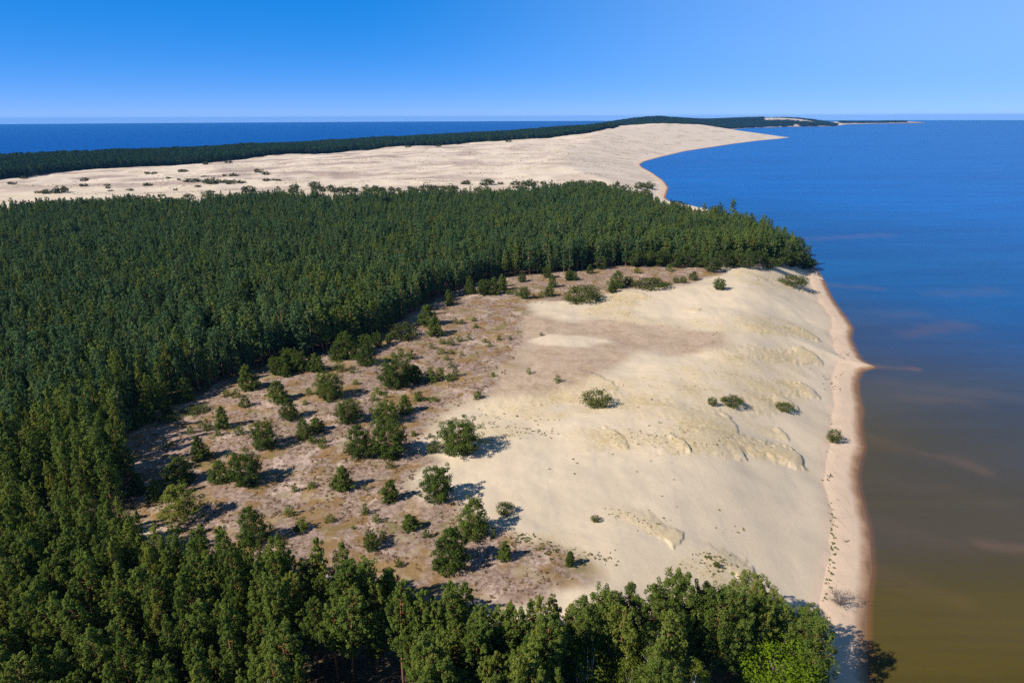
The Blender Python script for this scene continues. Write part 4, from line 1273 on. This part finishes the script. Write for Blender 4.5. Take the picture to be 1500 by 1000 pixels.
for P in GRASS:
    X, Y = rand_in(P, 900)
    m = (fbm(X, Y, 5.0, 3, 203) > 0.08) & (RNG.uniform(size=len(X)) < np.clip(np.ptp(P[:, 0]) * np.ptp(P[:, 1]) / 1500.0, 0.06, 0.3)); add_tufts(X[m], Y[m], 0.25, 0.7, 0.3)
X, Y = rand_in(HEATH, 1500); m = fbm(X, Y, 9.0, 2, 207) > 0.1; add_tufts(X[m], Y[m], 0.35, 1.0, 0.6)
for cx0, cy0, sx_, sy_, n_, gr_ in [(795, 635, 26, 6, 30, 0.7), (770, 790, 18, 8, 36, 0.8), (800, 806, 30, 10, 70, 0.6), (860, 815, 40, 8, 40, 0.5), (1060, 825, 24, 10, 34, 0.5), (1035, 815, 14, 5, 14, 0.3), (1075, 775, 14, 4, 10, 0),
                              (1215, 560, 9, 12, 18, 0.9), (1240, 515, 6, 10, 10, 0.9), (960, 640, 50, 12, 26, 0.1), (740, 620, 60, 14, 46, 0.6), (1000, 745, 70, 30, 9, 0.2), (880, 680, 120, 40, 9, 0.3), (1120, 410, 20, 5, 30, 0.6)]:
    pts = [hit(cx0 + RNG.normal() * sx_ * 0.6, cy0 + RNG.normal() * sy_ * 0.6)[:2] for _ in range(n_)]
    pts = np.array(pts); add_tufts(pts[:, 0], pts[:, 1], 0.3, 0.9, gr_)
pts = []
for yb in np.concatenate([RNG.uniform(735, 880, 64), RNG.uniform(600, 735, 8), RNG.uniform(480, 600, 12)]):
    pts.append(hit(np.interp(yb, [480, 540, 600, 640, 700, 760, 820, 880], [1224, 1236, 1222, 1214, 1214, 1221, 1219, 1211]) + RNG.normal() * 3.5, yb)[:2])
pts = np.array(pts); add_tufts(pts[:, 0], pts[:, 1], 0.25, 0.95, 0.85)
FARD = poly([(0, 285), (0, 268), (200, 250), (400, 236), (600, 220), (800, 206), (900, 200), (1000, 196), (960, 225), (920, 240), (930, 262), (800, 268), (500, 276), (250, 284)])
X, Y = log_grid(FARD, 0.0048)
m = (fbm(X * 0.8 + Y * 0.35, (-X * 0.35 + Y * 0.8) * 2.4, 60.0, 3, 211) > 0.16) & (RNG.uniform(size=len(X)) < 0.62); X, Y = X[m], Y[m]
gx_.append(X); gy_.append(Y); gs_.append(RNG.uniform(1.0, 3.2, len(X)) * np.clip(np.hypot(X, Y) / 900.0, 0.6, 2)); gk_.append(np.where(RNG.uniform(size=len(X)) < 0.45, 3, RNG.integers(0, 3, len(X))))
X = np.concatenate(gx_); Y = np.concatenate(gy_); S = np.concatenate(gs_); K = np.concatenate(gk_)
m = land_ok(X, Y, 3.0); X, Y, S, K = X[m], Y[m], S[m], K[m]
scatter('dune_grass', np.stack([X, Y, gz(X, Y) - 0.03], -1), K, RNG.uniform(0, 6.28, len(X)), np.stack([S, S, np.minimum(S * 0.9, 0.9 + 0.12 * S)], -1), GRS,
        'tufts of yellow dune grass and small green plants on the sand', 'grass')


# ------------------------------------------------------------------ light, air, sky
SUN_EL, SUN_AZ = math.radians(38.0), math.radians(240.0)       # bearing clockwise from +Y
to_sun = Vector((math.sin(SUN_AZ) * math.cos(SUN_EL), math.cos(SUN_AZ) * math.cos(SUN_EL), math.sin(SUN_EL)))
ld = bpy.data.lights.new('sun', 'SUN'); ld.energy = 5.0; ld.angle = math.radians(0.5); ld.color = (1.0, 0.94, 0.85)
lo = bpy.data.objects.new('sun', ld); COL.objects.link(lo)
lo.rotation_euler = to_sun.to_track_quat('Z', 'Y').to_euler(); lo.location = (-200, -120, 300)

w = bpy.data.worlds.new('World'); scene.world = w
t = NT('World', w)
tc = t.n('ShaderNodeTexCoord'); sx = t.sep(tc.outputs['Generated'])
cmb = t.n('ShaderNodeCombineXYZ'); t.l(sx[0], cmb.inputs[0]); t.l(sx[1], cmb.inputs[1]); t.l(t.math('MAXIMUM', sx[2], 0.004), cmb.inputs[2])
sk = t.n('ShaderNodeTexSky', sky_type='NISHITA', sun_disc=False)
sk.sun_elevation = SUN_EL; sk.sun_rotation = SUN_AZ; sk.altitude = 80; sk.air_density = 0.3; sk.dust_density = 0.0; sk.ozone_density = 10.0
t.l(cmb.outputs[0], sk.inputs[0])
dim = t.mix(1.0, sk.outputs[0], (0.1, 0.1, 0.1), 'MULTIPLY')
gm = t.n('ShaderNodeGamma'); gm.inputs['Gamma'].default_value = 0.35; t.l(dim, gm.inputs['Color'])
hsv = t.n('ShaderNodeHueSaturation'); hsv.inputs['Saturation'].default_value = 2.0; t.l(gm.outputs[0], hsv.inputs['Color'])
skc = t.mix(1.0, hsv.outputs[0], (7.9, 6.75, 8.8), 'MULTIPLY')
bg = t.n('ShaderNodeBackground'); bg.inputs[1].default_value = 0.1
side_ = t.math('MULTIPLY', t.rng(sx[0], -0.25, 0.75), t.rng(sx[2], 0.0, 0.1, 0.25, 0.42))
skc = t.mix(side_, skc, (4.3, 6.3, 9.8))
aloft = t.rng(sx[2], 0.13, 0.75, 1.0, 0.32)
skc = t.mix(1.0, skc, aloft, 'MULTIPLY')
t.l(skc, bg.inputs[0])
wo = t.n('ShaderNodeOutputWorld'); t.l(bg.outputs[0], wo.inputs[0])

B = 14600.0
bv = [(x, y, z) for z in (-4.5, 92.0) for x, y in ((-B, -B), (B, -B), (B, B), (-B, B))]
bf = [(3, 2, 1, 0), (4, 5, 6, 7), (0, 1, 5, 4), (1, 2, 6, 5), (2, 3, 7, 6), (3, 0, 4, 7)]
me = bpy.data.meshes.new('haze'); me.from_pydata(bv, [], bf); me.update()
t = NT('haze_air')
pv = t.n('ShaderNodeVolumePrincipled')
pv.inputs['Color'].default_value = (0.14, 0.48, 1.0, 1); pv.inputs['Density'].default_value = 3.8e-5; pv.inputs['Anisotropy'].default_value = 0.1
oo = t.n('ShaderNodeOutputMaterial'); t.l(pv.outputs[0], oo.inputs['Volume'])
me.materials.append(t.m)
o = bpy.data.objects.new('haze', me); COL.objects.link(o)
setp(o, 'thin blue summer haze over the whole view', 'haze', None, 'stuff')

scene.view_settings.view_transform = 'Standard'
scene.view_settings.look = 'None'
scene.view_settings.exposure = 0.40
scene.view_settings.gamma = 1.0
cy = scene.cycles
cy.max_bounces = 6; cy.diffuse_bounces = 3; cy.glossy_bounces = 2; cy.transmission_bounces = 3; cy.volume_bounces = 0; cy.transparent_max_bounces = 8
cy.use_denoising = False
cy.sample_clamp_indirect = 4.0
